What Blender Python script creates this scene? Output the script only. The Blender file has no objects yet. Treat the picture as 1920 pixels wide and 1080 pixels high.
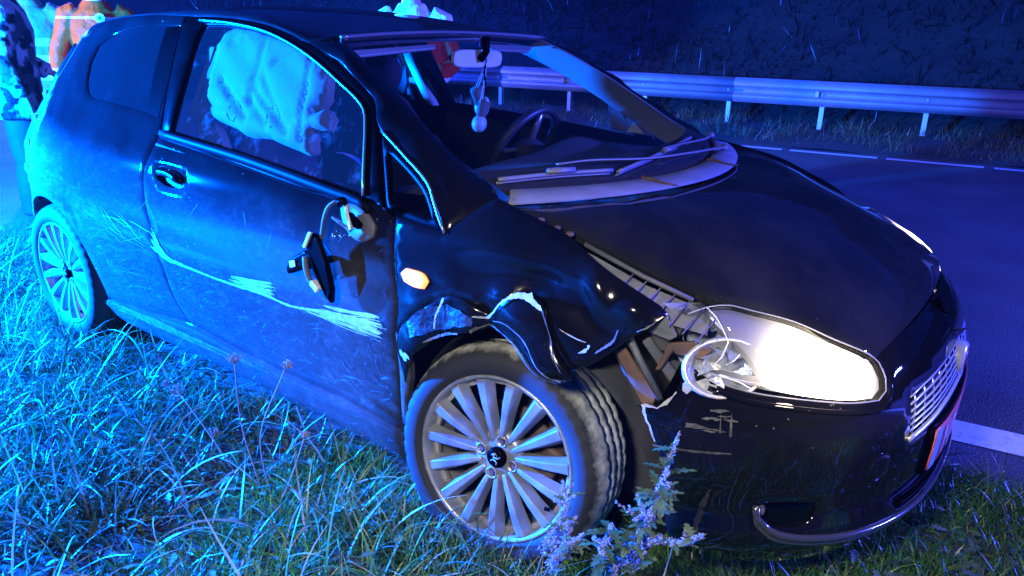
import bpy, bmesh, math, random
import numpy as np
from mathutils import Vector, Matrix, noise as mnoise
from mathutils.geometry import delaunay_2d_cdt

# ------------------------------------------------------------------ camera, world, lights, exposure
S = bpy.context.scene
COL = S.collection
random.seed(4); RNG = np.random.default_rng(4)
cam_d = bpy.data.cameras.new('camera'); cam = bpy.data.objects.new('camera', cam_d); COL.objects.link(cam)
cam.matrix_world = Matrix(((.798, -.213, .564, .968), (.603, .253, -.757, -2.138), (.019, .944, .330, 1.377), (0, 0, 0, 1)))
_m = np.array(cam.matrix_world)[:3, :3]; _q, _r = np.linalg.qr(_m); _q = _q * np.sign(np.diag(_r))
cam.matrix_world = Matrix([list(_q[i]) + [cam.matrix_world[i][3]] for i in range(3)] + [[0, 0, 0, 1]])
cam_d.sensor_width = 36; cam_d.lens = 26.27; cam_d.clip_start = .05; cam_d.clip_end = 500
S.camera = cam
W = bpy.data.worlds.new('World'); S.world = W; W.use_nodes = True
bg = W.node_tree.nodes['Background']; bg.inputs[0].default_value = (.005, .06, 1, 1); bg.inputs[1].default_value = .21
S.view_settings.view_transform = 'Standard'; S.view_settings.look = 'None'; S.view_settings.exposure = 0; S.view_settings.gamma = 1
S.cycles.use_denoising = True
S.cycles.max_bounces = 6; S.cycles.transparent_max_bounces = 12; S.cycles.caustics_reflective = False; S.cycles.caustics_refractive = False
S.cycles.sample_clamp_indirect = 6

def lamp(name, kind, loc, energy, color, radius=.08, target=None, spot=None, blend=.4):
    d = bpy.data.lights.new(name, kind); d.energy = energy; d.color = color
    if kind != 'SUN': d.shadow_soft_size = radius
    o = bpy.data.objects.new(name, d); COL.objects.link(o); o.location = loc
    if target is not None:
        o.rotation_euler = (Vector(target) - Vector(loc)).to_track_quat('-Z', 'Y').to_euler()
    if spot: d.spot_size = math.radians(spot); d.spot_blend = blend
    return o
BLUE = (.0, .105, 1)
lamp('blue_beacon', 'POINT', (-4.3, -2.4, 1.2), 36000, BLUE, .09)
lamp('blue_beacon', 'POINT', (-11, 3.2, 2.7), 15000, (.01, .05, 1), .15)
_b = lamp('blue_beacon', 'AREA', (6.8, 3.4, 2.6), 2700, (.05, .07, 1), .15, (.5, 0, .5)); _b.data.shape = 'RECTANGLE'; _b.data.size = 1.5; _b.data.size_y = .16
lamp('neutral_fill', 'SPOT', (.62, -2.62, 1.85), 250, (1, .96, .90), .18, (.12, -.85, .22), 62, 1.)  # unseen neutral spot off camera, aimed at wheel and grass, clear of bonnet
lamp('neutral_fill', 'POINT', (.62, -2.62, 1.85), 36, (1, .97, .93), .05)  # added fill point at the same place, lifts interior and bonnet
lamp('work_light', 'SPOT', (-7.2, -3.6, 2.2), 1500, (1, .95, .9), .1, (-5.6, .9, 1.2), 34)
lamp('vehicle_headlight', 'SPOT', (-9.5, 2.0, 1.1), 1500, (1, .95, .88), .08, (-2.72, 1.62, 1.2), 10)
lamp('vehicle_headlight', 'SPOT', (-16, 6.0, .8), 1500, (1, .9, .7), .1, (2, 8.6, .15), 20)

HAZE = .00045
# ------------------------------------------------------------------ materials
def new_mat(name):
    m = bpy.data.materials.new(name); m.use_nodes = True
    nt = m.node_tree; return m, nt, nt.nodes['Principled BSDF'], nt.nodes, nt.links
def mat(name, col, rough=.5, metal=0., coat=0., emit=None, es=0., bump=0., bscale=40., var=0., vscale=6., spec=.5, trans=0.):
    m, nt, p, N, L = new_mat(name)
    p.inputs['Base Color'].default_value = (*col, 1); p.inputs['Roughness'].default_value = rough
    p.inputs['Metallic'].default_value = metal; p.inputs['Coat Weight'].default_value = coat
    p.inputs['Coat Roughness'].default_value = .04; p.inputs['Specular IOR Level'].default_value = spec
    p.inputs['Transmission Weight'].default_value = trans
    if emit: p.inputs['Emission Color'].default_value = (*emit, 1); p.inputs['Emission Strength'].default_value = es
    if bump or var:
        tc = N.new('ShaderNodeTexCoord')
    if var:
        n = N.new('ShaderNodeTexNoise'); n.inputs['Scale'].default_value = vscale; n.inputs['Detail'].default_value = 8
        L.new(tc.outputs['Object'], n.inputs['Vector'])
        r = N.new('ShaderNodeMapRange'); r.inputs['From Min'].default_value = .3; r.inputs['From Max'].default_value = .7
        r.inputs['To Min'].default_value = 1 - var; r.inputs['To Max'].default_value = 1 + var
        L.new(n.outputs['Fac'], r.inputs['Value'])
        mx = N.new('ShaderNodeMix'); mx.data_type = 'RGBA'; mx.blend_type = 'MULTIPLY'; mx.inputs['Factor'].default_value = 1
        mx.inputs['A'].default_value = (*col, 1); L.new(r.outputs['Result'], mx.inputs['B']); L.new(mx.outputs['Result'], p.inputs['Base Color'])
    if bump:
        n = N.new('ShaderNodeTexNoise'); n.inputs['Scale'].default_value = bscale; n.inputs['Detail'].default_value = 6
        L.new(tc.outputs['Object'], n.inputs['Vector'])
        b = N.new('ShaderNodeBump'); b.inputs['Strength'].default_value = bump; b.inputs['Distance'].default_value = .01
        L.new(n.outputs['Fac'], b.inputs['Height']); L.new(b.outputs['Normal'], p.inputs['Normal'])
    return m

def math_node(N, L, op, a, b=None, clamp=False):
    n = N.new('ShaderNodeMath'); n.operation = op; n.use_clamp = clamp
    for i, v in enumerate((a, b)):
        if v is None: continue
        if isinstance(v, (int, float)): n.inputs[i].default_value = v
        else: L.new(v, n.inputs[i])
    return n.outputs[0]

def paint_mat(name, side_dirt=0., film=.03, specks=0., cr=.035):
    """black gloss paint; film = even dust film, side_dirt = thrown mud and wipe marks on the flank, with painted veil and tail glow"""
    m, nt, p, N, L = new_mat(name)
    p.inputs['Roughness'].default_value = .3; p.inputs['Specular IOR Level'].default_value = 0.; p.inputs['Coat Weight'].default_value = 1; p.inputs['Coat Roughness'].default_value = cr
    p.inputs['Base Color'].default_value = (.0010, .0011, .0014, 1)
    tc = N.new('ShaderNodeTexCoord'); obj = tc.outputs['Object']
    def noise(scale, detail=8, rough=.6, sx=(1, 1, 1), rot=(0, 0, 0)):
        mp = N.new('ShaderNodeMapping'); mp.inputs['Scale'].default_value = sx; mp.inputs['Rotation'].default_value = rot
        L.new(obj, mp.inputs['Vector'])
        n = N.new('ShaderNodeTexNoise'); n.inputs['Scale'].default_value = scale; n.inputs['Detail'].default_value = detail; n.inputs['Roughness'].default_value = rough
        L.new(mp.outputs['Vector'], n.inputs['Vector']); return n.outputs['Fac']
    def rng(v, a, b, c=0., d=1.):
        r = N.new('ShaderNodeMapRange'); r.interpolation_type = 'SMOOTHSTEP'
        for k, x in zip(('From Min', 'From Max', 'To Min', 'To Max'), (a, b, c, d)): r.inputs[k].default_value = x
        L.new(v, r.inputs['Value']); return r.outputs['Result']
    f = rng(noise(5, 6), .3, .75, film * .6, film * 1.5)
    if specks:
        v = N.new('ShaderNodeTexVoronoi'); v.inputs['Scale'].default_value = 42; L.new(obj, v.inputs['Vector'])
        sp = rng(v.outputs['Distance'], .05, .11, 1, 0)
        gate = rng(noise(3, 3), .52, .62)
        wn = N.new('ShaderNodeTexWhiteNoise'); L.new(v.outputs['Position'], wn.inputs['Vector'])
        gate2 = rng(wn.outputs['Value'], .62, .66)
        f = math_node(N, L, 'ADD', f, math_node(N, L, 'MULTIPLY', math_node(N, L, 'MULTIPLY', sp, gate), math_node(N, L, 'MULTIPLY', gate2, specks)))
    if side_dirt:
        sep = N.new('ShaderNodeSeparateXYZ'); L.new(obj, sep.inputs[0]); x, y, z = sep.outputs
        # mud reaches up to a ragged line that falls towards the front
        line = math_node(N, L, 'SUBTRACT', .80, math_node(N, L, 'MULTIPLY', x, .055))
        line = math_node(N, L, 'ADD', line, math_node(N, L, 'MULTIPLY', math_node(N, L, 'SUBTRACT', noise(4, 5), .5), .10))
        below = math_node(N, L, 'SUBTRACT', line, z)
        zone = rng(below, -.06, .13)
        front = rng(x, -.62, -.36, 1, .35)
        rear = rng(x, -2.75, -2.15, 2.6, .85)  # dirt strengthened towards the tail: painted glow round the tail lamp
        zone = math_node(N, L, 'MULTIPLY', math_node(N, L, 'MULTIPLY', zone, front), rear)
        smear = rng(noise(9, 9, .65, (1, 1, 2.2)), .46, .72)
        fine = rng(noise(34, 8, .7, (1, 1, 1.6)), .48, .74)
        streak = rng(noise(16, 7, .6, (1.0, 1, 7), (0, .35, 0)), .58, .74)
        streak2 = rng(noise(20, 6, .6, (6, 1, 1), (0, .5, 0)), .62, .76)
        low = rng(z, .62, .25, 0, .07)
        a = math_node(N, L, 'ADD', math_node(N, L, 'MULTIPLY', smear, .10), math_node(N, L, 'MULTIPLY', math_node(N, L, 'MULTIPLY', fine, math_node(N, L, 'ADD', smear, .6)), .20))
        a = math_node(N, L, 'ADD', a, math_node(N, L, 'MULTIPLY', streak, .18))
        a = math_node(N, L, 'ADD', a, math_node(N, L, 'MULTIPLY', streak2, .16))
        a = math_node(N, L, 'ADD', a, .17); a = math_node(N, L, 'ADD', a, low)  # even share of the dirt stands in for blue flare over the door
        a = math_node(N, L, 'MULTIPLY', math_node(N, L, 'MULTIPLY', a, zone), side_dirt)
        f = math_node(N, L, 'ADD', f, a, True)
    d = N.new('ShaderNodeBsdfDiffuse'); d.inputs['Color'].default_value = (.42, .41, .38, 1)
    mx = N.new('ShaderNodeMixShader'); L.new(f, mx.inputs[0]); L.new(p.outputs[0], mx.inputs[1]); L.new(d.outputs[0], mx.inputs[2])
    L.new(mx.outputs[0], N['Material Output'].inputs['Surface'])
    return m

def glass_mat(name, tint=(.9, .95, .93), refl=.06, dirt=0., dscale=8.):
    m, nt, p, N, L = new_mat(name); N.remove(p)
    t = N.new('ShaderNodeBsdfTransparent'); t.inputs[0].default_value = (*tint, 1)
    g = N.new('ShaderNodeBsdfGlossy'); g.inputs['Roughness'].default_value = .02
    lw = N.new('ShaderNodeLayerWeight'); lw.inputs[0].default_value = .5
    fr = math_node(N, L, 'ADD', .035, math_node(N, L, 'MULTIPLY', math_node(N, L, 'POWER', lw.outputs['Facing'], 5.), .9))
    mx = N.new('ShaderNodeMixShader'); L.new(fr, mx.inputs[0]); L.new(t.outputs[0], mx.inputs[1]); L.new(g.outputs[0], mx.inputs[2])
    out = mx.outputs[0]
    if dirt:
        tc = N.new('ShaderNodeTexCoord'); n = N.new('ShaderNodeTexNoise'); n.inputs['Scale'].default_value = dscale; n.inputs['Detail'].default_value = 9; n.inputs['Roughness'].default_value = .75
        L.new(tc.outputs['Object'], n.inputs['Vector'])
        r = N.new('ShaderNodeMapRange'); r.inputs['From Min'].default_value = .53; r.inputs['From Max'].default_value = .8; r.inputs['To Max'].default_value = dirt
        r.inputs['To Min'].default_value = .012; L.new(n.outputs['Fac'], r.inputs['Value'])
        d = N.new('ShaderNodeBsdfDiffuse'); d.inputs[0].default_value = (.5, .5, .5, 1)
        m2 = N.new('ShaderNodeMixShader'); L.new(r.outputs['Result'], m2.inputs[0]); L.new(out, m2.inputs[1]); L.new(d.outputs[0], m2.inputs[2]); out = m2.outputs[0]
    L.new(out, N['Material Output'].inputs['Surface'])
    return m

def blade_mat(name, rough=.5, transl=.25):
    m, nt, p, N, L = new_mat(name)
    a = N.new('ShaderNodeAttribute'); a.attribute_name = 'Col'
    p.inputs['Roughness'].default_value = rough; p.inputs['Specular IOR Level'].default_value = .45
    L.new(a.outputs['Color'], p.inputs['Base Color'])
    t = N.new('ShaderNodeBsdfTranslucent'); L.new(a.outputs['Color'], t.inputs[0])
    mx = N.new('ShaderNodeMixShader'); mx.inputs[0].default_value = transl
    L.new(p.outputs[0], mx.inputs[1]); L.new(t.outputs[0], mx.inputs[2]); L.new(mx.outputs[0], N['Material Output'].inputs['Surface'])
    return m

M = {}
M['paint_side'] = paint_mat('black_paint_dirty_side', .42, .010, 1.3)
M['paint_top'] = paint_mat('black_paint_top', 0., .03, .25)
M['paint_front'] = paint_mat('black_paint_front', 0., .006, .2)
M['paint_wing'] = paint_mat('black_paint_wing', 0., .005, .1, .13)
M['black_plastic'] = mat('black_plastic', (.0009, .0009, .001), .32, spec=.015, bump=.1, bscale=300)
M['grey_plastic'] = mat('grey_cowl_plastic', (.24, .24, .25), .6, bump=.15, bscale=500, var=.15, vscale=9)
M['wiper'] = mat('wiper_metal', (.17, .17, .18), .45, var=.1)
M['rubber'] = mat('window_rubber', (.003, .003, .0035), .5, spec=.03)
M['trim'] = mat('trim_edge', (.25, .25, .26), .25, .6)
M['chrome'] = mat('chrome', (.72, .73, .75), .25, .55)
M['alloy'] = mat('alloy', (.30, .30, .29), .40, .55, var=.35, vscale=11)
M['alloy_dark'] = mat('alloy_pocket', (.28, .27, .255), .55, .3, var=.25, vscale=18)
M['brake'] = mat('brake_rust', (.10, .06, .045), .7, .2, var=.5, vscale=25)
M['liner'] = mat('wheel_liner', (.035, .035, .036), .8, bump=.3, bscale=30, var=.3, vscale=12)
M['bare_plastic'] = mat('torn_plastic', (.085, .085, .085), .6, var=.25, vscale=20)
M['bright_plastic'] = mat('inner_panel_grey', (.17, .17, .17), .55, var=.2, vscale=20)
M['scuff_dark'] = mat('scuffed_black', (.008, .008, .009), .45, var=.9, vscale=45, bump=.5, bscale=60)
M['scuff_mid'] = mat('scuffed_sill', (.10, .10, .10), .6, var=.5, vscale=40)
M['brown_part'] = mat('brown_bracket', (.12, .065, .035), .6, var=.45, vscale=16)
M['scuff'] = mat('scraped_primer', (.30, .30, .30), .7, var=.3, vscale=60)
M['scuff_dull'] = mat('scraped_dull', (.045, .045, .046), .6, var=.7, vscale=70)
M['interior'] = mat('interior_dark', (.018, .018, .021), .75, bump=.2, bscale=250)
M['pillar_trim'] = mat('pillar_trim_cloth', (.34, .34, .31), .8, bump=.1, bscale=250)
M['dash'] = mat('dashboard', (.05, .05, .056), .7, bump=.3, bscale=350)
M['interior_light'] = mat('interior_pale', (.40, .40, .37), .7, bump=.1, bscale=200)
M['interior_grey'] = mat('pillar_trim_grey', (.20, .20, .19), .75, bump=.1, bscale=250)
M['wheel_leather'] = mat('steering_leather', (.035, .035, .04), .38, bump=.15, bscale=300)
M['airbag'] = mat('airbag_nylon', (.13, .125, .105), .85, bump=.12, bscale=60)
M['mirror_glass'] = mat('mirror_back', (.85, .86, .86), .35)
M['glass'] = glass_mat('clear_glass', (.93, .96, .95))
M['glass_side'] = glass_mat('side_glass', (.86, .92, .9), dirt=.16, dscale=10)
M['glass_dark'] = glass_mat('dark_rear_glass', (.22, .25, .26), dirt=.02, dscale=5)
M['lens'] = glass_mat('lamp_lens', (.95, .97, .97))
M['lamp_glow'] = mat('lamp_glow', (1, .95, .85), .4, emit=(1, .87, .66), es=16)
M['lamp_reflector'] = mat('lamp_reflector', (.34, .38, .44), .30, .55, bump=.5, bscale=34)
M['lamp_house'] = mat('lamp_housing', (.30, .32, .40), .35, .4, bump=.15, bscale=20)
def glow_mat():
    m, nt, p, N, L = new_mat('lamp_glow'); tc = N.new('ShaderNodeTexCoord'); mp = N.new('ShaderNodeMapping'); L.new(tc.outputs['Object'], mp.inputs['Vector'])
    ab = N.new('ShaderNodeSeparateXYZ'); L.new(tc.outputs['Object'], ab.inputs[0])
    ay = math_node(N, L, 'ABSOLUTE', ab.outputs[1]); cx = N.new('ShaderNodeCombineXYZ'); L.new(ab.outputs[0], cx.inputs[0]); L.new(ay, cx.inputs[1]); L.new(ab.outputs[2], cx.inputs[2])
    d = N.new('ShaderNodeVectorMath'); d.operation = 'DISTANCE'; L.new(cx.outputs[0], d.inputs[0]); d.inputs[1].default_value = (.645, .565, .69)
    q = math_node(N, L, 'DIVIDE', d.outputs['Value'], .082); e = math_node(N, L, 'POWER', 2.718, math_node(N, L, 'MULTIPLY', math_node(N, L, 'MULTIPLY', q, q), -1.))
    q2 = math_node(N, L, 'DIVIDE', d.outputs['Value'], .105); e2 = math_node(N, L, 'POWER', 2.718, math_node(N, L, 'MULTIPLY', math_node(N, L, 'MULTIPLY', q2, q2), -1.))
    st = math_node(N, L, 'ADD', math_node(N, L, 'ADD', math_node(N, L, 'MULTIPLY', e, 22.), math_node(N, L, 'MULTIPLY', e2, 1.2)), .06)
    p.inputs['Emission Color'].default_value = (1, .84, .62, 1); L.new(st, p.inputs['Emission Strength']); p.inputs['Base Color'].default_value = (.20, .20, .32, 1); p.inputs['Roughness'].default_value = .3; p.inputs['Metallic'].default_value = .5  # lavender base stands in for blue light reflected in the lamp
    return m
M['lamp_glow'] = glow_mat()
M['amber'] = mat('amber_lit', (.8, .25, .05), .3, emit=(1, .30, .08), es=2.2)
M['tail'] = mat('tail_lamp_lens', (.42, .46, .50), .12, .2, coat=1, bump=.9, bscale=40, var=.5, vscale=16)  # lens colour paled to stand in for beacon glare on it
M['plate_field'] = mat('plate_field', (.62, .13, .12), .35, var=.08, vscale=30, emit=(1, .2, .2), es=.0)
M['plate_blue'] = mat('plate_strip', (.25, .5, .75), .4)
M['plate_text'] = mat('plate_text', (.75, .62, .35), .4)
M['white'] = mat('white_plastic', (.75, .75, .72), .4)
M['dark_screen'] = mat('under_black', (.006, .006, .007), .9)

# ------------------------------------------------------------------ helpers
def tag(o, label=None, cat=None, group=None, kind=None):
    if label: o['label'] = label
    if cat: o['category'] = cat
    if group: o['group'] = group
    if kind: o['kind'] = kind
    return o
def empty(name, loc=(0, 0, 0), **k):
    o = bpy.data.objects.new(name, None); COL.objects.link(o); o.location = loc; o.empty_display_size = .1
    return tag(o, **k)
def link(o, parent=None):
    COL.objects.link(o)
    if parent is not None: o.parent = parent
    return o
def mesh(name, V, F, m=None, parent=None, smooth=True, sharp=None, midx=None):
    me = bpy.data.meshes.new(name); me.from_pydata([tuple(map(float, v)) for v in V], [], [tuple(map(int, f)) for f in F])
    for x in (m if isinstance(m, (list, tuple)) else [m]):
        if x is not None: me.materials.append(x)
    if smooth: me.polygons.foreach_set('use_smooth', [True] * len(me.polygons))
    if midx is not None: me.polygons.foreach_set('material_index', list(map(int, midx)))
    me.update()
    if sharp: 
        ss = set(tuple(sorted(e)) for e in sharp)
        for e in me.edges:
            if tuple(sorted(e.vertices)) in ss: e.use_edge_sharp = True
    return link(bpy.data.objects.new(name, me), parent)
class MB:
    def __init__(s): s.v = []; s.f = []
    def add(s, V, F):
        n = len(s.v); s.v += [tuple(v) for v in V]; s.f += [tuple(i + n for i in f) for f in F]
    def box(s, c, size, R=None, taper=1.):
        hx, hy, hz = [x / 2 for x in size]
        P = [Vector((x * hx * (taper if z > 0 else 1), y * hy * (taper if z > 0 else 1), z * hz)) for z in (-1, 1) for y in (-1, 1) for x in (-1, 1)]
        if R is not None: P = [R @ p for p in P]
        s.add([p + Vector(c) for p in P], [(0, 2, 3, 1), (4, 5, 7, 6), (0, 1, 5, 4), (2, 6, 7, 3), (0, 4, 6, 2), (1, 3, 7, 5)])
    def tube(s, pts, rad, n=8, flat=1., up=None, cap=True):
        pts = [Vector(p) for p in pts]; k = len(pts)
        r = rad if isinstance(rad, (list, tuple)) else [rad] * k
        V = []; prev = Vector(up) if up is not None else None
        for i, p in enumerate(pts):
            t = (pts[min(i + 1, k - 1)] - pts[max(i - 1, 0)]).normalized()
            u = prev if prev is not None else (Vector((0, 0, 1)) if abs(t.z) < .9 else Vector((1, 0, 0)))
            u = (u - t * u.dot(t)).normalized(); w = t.cross(u); prev = u
            for j in range(n):
                a = 2 * math.pi * j / n; V.append(p + (w * math.cos(a) + u * math.sin(a) * flat) * r[i])
        F = [(i * n + j, i * n + (j + 1) % n, (i + 1) * n + (j + 1) % n, (i + 1) * n + j) for i in range(k - 1) for j in range(n)]
        if cap: F += [tuple(range(n - 1, -1, -1)), tuple((k - 1) * n + j for j in range(n))]
        s.add(V, F)
    def ell(s, c, r, R=None, nu=14, nv=9):
        V = [Vector((0, 0, -r[2]))]
        for i in range(1, nv):
            a = -math.pi / 2 + math.pi * i / nv
            for j in range(nu):
                b = 2 * math.pi * j / nu; V.append(Vector((r[0] * math.cos(a) * math.cos(b), r[1] * math.cos(a) * math.sin(b), r[2] * math.sin(a))))
        V.append(Vector((0, 0, r[2])))
        F = [(0, 1 + (j + 1) % nu, 1 + j) for j in range(nu)]
        for i in range(nv - 2):
            for j in range(nu): F.append((1 + i * nu + j, 1 + i * nu + (j + 1) % nu, 1 + (i + 1) * nu + (j + 1) % nu, 1 + (i + 1) * nu + j))
        k = 1 + (nv - 2) * nu; F += [(k + j, k + (j + 1) % nu, len(V) - 1) for j in range(nu)]
        if R is not None: V = [R @ v for v in V]
        s.add([v + Vector(c) for v in V], F)
    def build(s, name, m, parent=None, smooth=True): return mesh(name, s.v, s.f, m, parent, smooth)
def bevel(o, w=.004, seg=2, ang=40):
    b = o.modifiers.new('bevel', 'BEVEL'); b.width = w; b.segments = seg; b.limit_method = 'ANGLE'; b.angle_limit = math.radians(ang)
    return o

def in_poly(P, poly):
    P = np.asarray(P); x, y = P[:, 0], P[:, 1]; r = np.zeros(len(P), bool); n = len(poly); j = n - 1
    for i in range(n):
        xi, yi = poly[i]; xj, yj = poly[j]
        c = ((yi > y) != (yj > y)) & (x < (xj - xi) * (y - yi) / ((yj - yi) if yj != yi else 1e-12) + xi)
        r ^= c; j = i
    return r
def seg_dist(P, poly):
    P = np.asarray(P); d = np.full(len(P), 1e9); Q = np.asarray(poly); n = len(Q)
    for i in range(n):
        a, b = Q[i], Q[(i + 1) % n]; ab = b - a; t = np.clip(((P - a) @ ab) / max(ab @ ab, 1e-12), 0, 1)
        d = np.minimum(d, np.linalg.norm(P - (a + t[:, None] * ab), axis=1))
    return d
def resample(poly, step, corner=38, closed=True):
    """Catmull-Rom through the points, kept sharp at corners; works in 2-D and 3-D"""
    Q = np.asarray(poly, float); n = len(Q); out = []
    cor = []
    for i in range(n):
        a = Q[i] - Q[i - 1]; b = Q[(i + 1) % n] - Q[i]
        c = a @ b / max(np.linalg.norm(a) * np.linalg.norm(b), 1e-12)
        cor.append(math.degrees(math.acos(max(-1, min(1, c)))) > corner)
    if not closed: cor[0] = cor[-1] = True
    for i in range(n if closed else n - 1):
        p1, p2 = Q[i], Q[(i + 1) % n]
        p0 = Q[i - 1] if not cor[i] else 2 * p1 - p2
        p3 = Q[(i + 2) % n] if not cor[(i + 1) % n] else 2 * p2 - p1
        l = np.linalg.norm(p2 - p1); k = max(1, int(round(l / step)))
        t0 = 0; d = lambda a, b: max(np.linalg.norm(a - b), 1e-6) ** .5
        t1 = d(p0, p1); t2 = t1 + d(p1, p2); t3 = t2 + d(p2, p3)
        for j in range(k):
            t = t1 + (t2 - t1) * j / k
            A1 = (t1 - t) / t1 * p0 + t / t1 * p1; A2 = (t2 - t) / (t2 - t1) * p1 + (t - t1) / (t2 - t1) * p2; A3 = (t3 - t) / (t3 - t2) * p2 + (t - t2) / (t3 - t2) * p3
            B1 = (t2 - t) / t2 * A1 + t / t2 * A2; B2 = (t3 - t) / (t3 - t1) * A2 + (t - t1) / (t3 - t1) * A3
            out.append((t2 - t) / (t2 - t1) * B1 + (t - t1) / (t2 - t1) * B2)
    if not closed: out.append(Q[-1])
    return np.array(out)
def area2(p): p = np.asarray(p); return .5 * np.sum(p[:, 0] * np.roll(p[:, 1], -1) - np.roll(p[:, 0], -1) * p[:, 1])
def inset(poly, d):
    P = np.asarray(poly); s = 1 if area2(P) > 0 else -1
    t1 = P - np.roll(P, 1, 0); t2 = np.roll(P, -1, 0) - P
    n1 = np.stack([-t1[:, 1], t1[:, 0]], 1) * s; n2 = np.stack([-t2[:, 1], t2[:, 0]], 1) * s
    n1 /= np.maximum(np.linalg.norm(n1, axis=1, keepdims=True), 1e-9); n2 /= np.maximum(np.linalg.norm(n2, axis=1, keepdims=True), 1e-9)
    n = n1 + n2; n /= np.maximum(np.linalg.norm(n, axis=1, keepdims=True), .7)
    return P + n * d
def cdt(loops, res, extra=None):
    B = np.concatenate(loops); allp = [l for l in loops]
    lo, hi = loops[0].min(0), loops[0].max(0)
    gx = np.arange(lo[0], hi[0] + res, res); gy = np.arange(lo[1], hi[1] + res * .87, res * .87)
    G = np.array([(x + (res / 2 if k % 2 else 0), y) for k, y in enumerate(gy) for x in gx])
    ok = in_poly(G, loops[0])
    for h in loops[1:]: ok &= ~in_poly(G, h)
    G = G[ok]
    for l in loops: G = G[seg_dist(G, l) > res * .45] if len(G) else G
    P = np.concatenate([B, G]) if len(G) else B
    E = []; k = 0
    for l in loops:
        n = len(l); E += [(k + i, k + (i + 1) % n) for i in range(n)]; k += n
    r = delaunay_2d_cdt([Vector(p) for p in P], E, [], 0, 1e-7)
    P2 = np.array([tuple(v) for v in r[0]]); T = [f for f in r[2]]
    c = np.array([P2[list(f)].mean(0) for f in T]); ok = in_poly(c, loops[0])
    for h in loops[1:]: ok &= ~in_poly(c, h)
    return P2, [f for f, k in zip(T, ok) if k]
CEN = np.array([-1.0, 0, .62])
def panel(name, F, poly, m, parent=None, res=.04, step=None, holes=(), gap=.0025, flange=.014, bev=.003, my=False, off=0., corner=38, smooth_outline=True, outward=None, disp=None, back=0.):
    step = step or res * .6
    rs = (lambda q: resample(q, step, corner)) if smooth_outline else (lambda q: resample(q, step, 0))
    L0 = rs(poly)
    if gap: L0 = inset(L0, gap)
    loops = [L0] + [inset(rs(h), -gap) for h in holes]
    P, T = cdt(loops, res)
    e = 1e-3
    def ev(q):
        a, b = q[:, 0], q[:, 1]; p = F(a, b); n = np.cross(F(a + e, b) - F(a - e, b), F(a, b + e) - F(a, b - e))
        n /= np.maximum(np.linalg.norm(n, axis=1, keepdims=True), 1e-12)
        ref = (p - CEN) if outward is None else np.broadcast_to(np.array(outward, float), p.shape)
        s = np.sign(np.sum(n * ref)) or 1
        return p, n * s
    X, Nn = ev(P)
    if disp is not None: X = X + Nn * disp(P)[:, None]
    X = X + Nn * off
    # orient triangles along normals
    tri = []
    for f in T:
        a, b, c = X[f[0]], X[f[1]], X[f[2]]
        tri.append(tuple(f) if np.cross(b - a, c - a) @ Nn[f[0]] > 0 else tuple(reversed(f)))
    V = list(X); Fc = list(tri); sharp = []
    used = {}
    for f in tri:
        for i in range(len(f)):
            e2 = (f[i], f[(i + 1) % len(f)]); used[e2] = 1
    bedges = [e2 for e2 in used if (e2[1], e2[0]) not in used]
    if flange:
        nb = {}
        tang = {}
        for a, b in bedges:
            d = X[b] - X[a]; tang.setdefault(a, []).append(d); tang.setdefault(b, []).append(d)
        for a in tang:
            t = sum(d / max(np.linalg.norm(d), 1e-9) for d in tang[a]); o = np.cross(t, Nn[a]); o /= max(np.linalg.norm(o), 1e-9)
            r1 = X[a] + o * bev - Nn[a] * bev; r2 = r1 - Nn[a] * flange + o * back
            nb[a] = (len(V), len(V) + 1); V += [r1, r2]
        for a, b in bedges:
            Fc.append((b, a, nb[a][0], nb[b][0])); Fc.append((nb[b][0], nb[a][0], nb[a][1], nb[b][1])); sharp.append((nb[a][0], nb[b][0]))
    V = np.array(V)
    if my: V = V * np.array([1, -1, 1]); Fc = [tuple(reversed(f)) for f in Fc]
    return mesh(name, V, Fc, m, parent, True, sharp)
def plane_fit(B, n_hint):
    c = B.mean(0); u, s, vt = np.linalg.svd(B - c); n = vt[2]
    if n @ np.array(n_hint) < 0: n = -n
    e1 = vt[0]; e2 = np.cross(n, e1); return c, e1, e2, n
def patch3(name, boundary, interior, m, parent=None, hint=(0, 0, 1), res=.04, step=None, corner=38, lam=1e-5, holes3=(), **k):
    B0 = np.array(boundary, float); B = resample(B0, step or res * .6, corner)
    c, e1, e2, n = plane_fit(B, hint)
    Q = np.concatenate([B[::max(1, len(B) // 90)]] + ([np.array(interior, float)] if len(interior) else []))
    t = TPS(np.stack([(Q - c) @ e1, (Q - c) @ e2, (Q - c) @ n], 1), lam)
    F = lambda a, b: c + a[:, None] * e1 + b[:, None] * e2 + t(a, b)[:, None] * n
    poly = np.stack([(B0 - c) @ e1, (B0 - c) @ e2], 1)
    hs = [np.stack([(np.array(h) - c) @ e1, (np.array(h) - c) @ e2], 1) for h in holes3]
    return panel(name, F, poly, m, parent, res, step, hs, corner=corner, outward=n, **k)
def lathe(prof, n=64, axis='y'):
    """profile (r, h) swept about the y axis"""
    V = []; k = len(prof)
    for i in range(n):
        a = 2 * math.pi * i / n
        for r, h in prof: V.append((r * math.cos(a), h, r * math.sin(a)))
    F = [(i * k + j, i * k + j + 1, ((i + 1) % n) * k + j + 1, ((i + 1) % n) * k + j) for i in range(n) for j in range(k - 1)]
    return V, F
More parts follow.
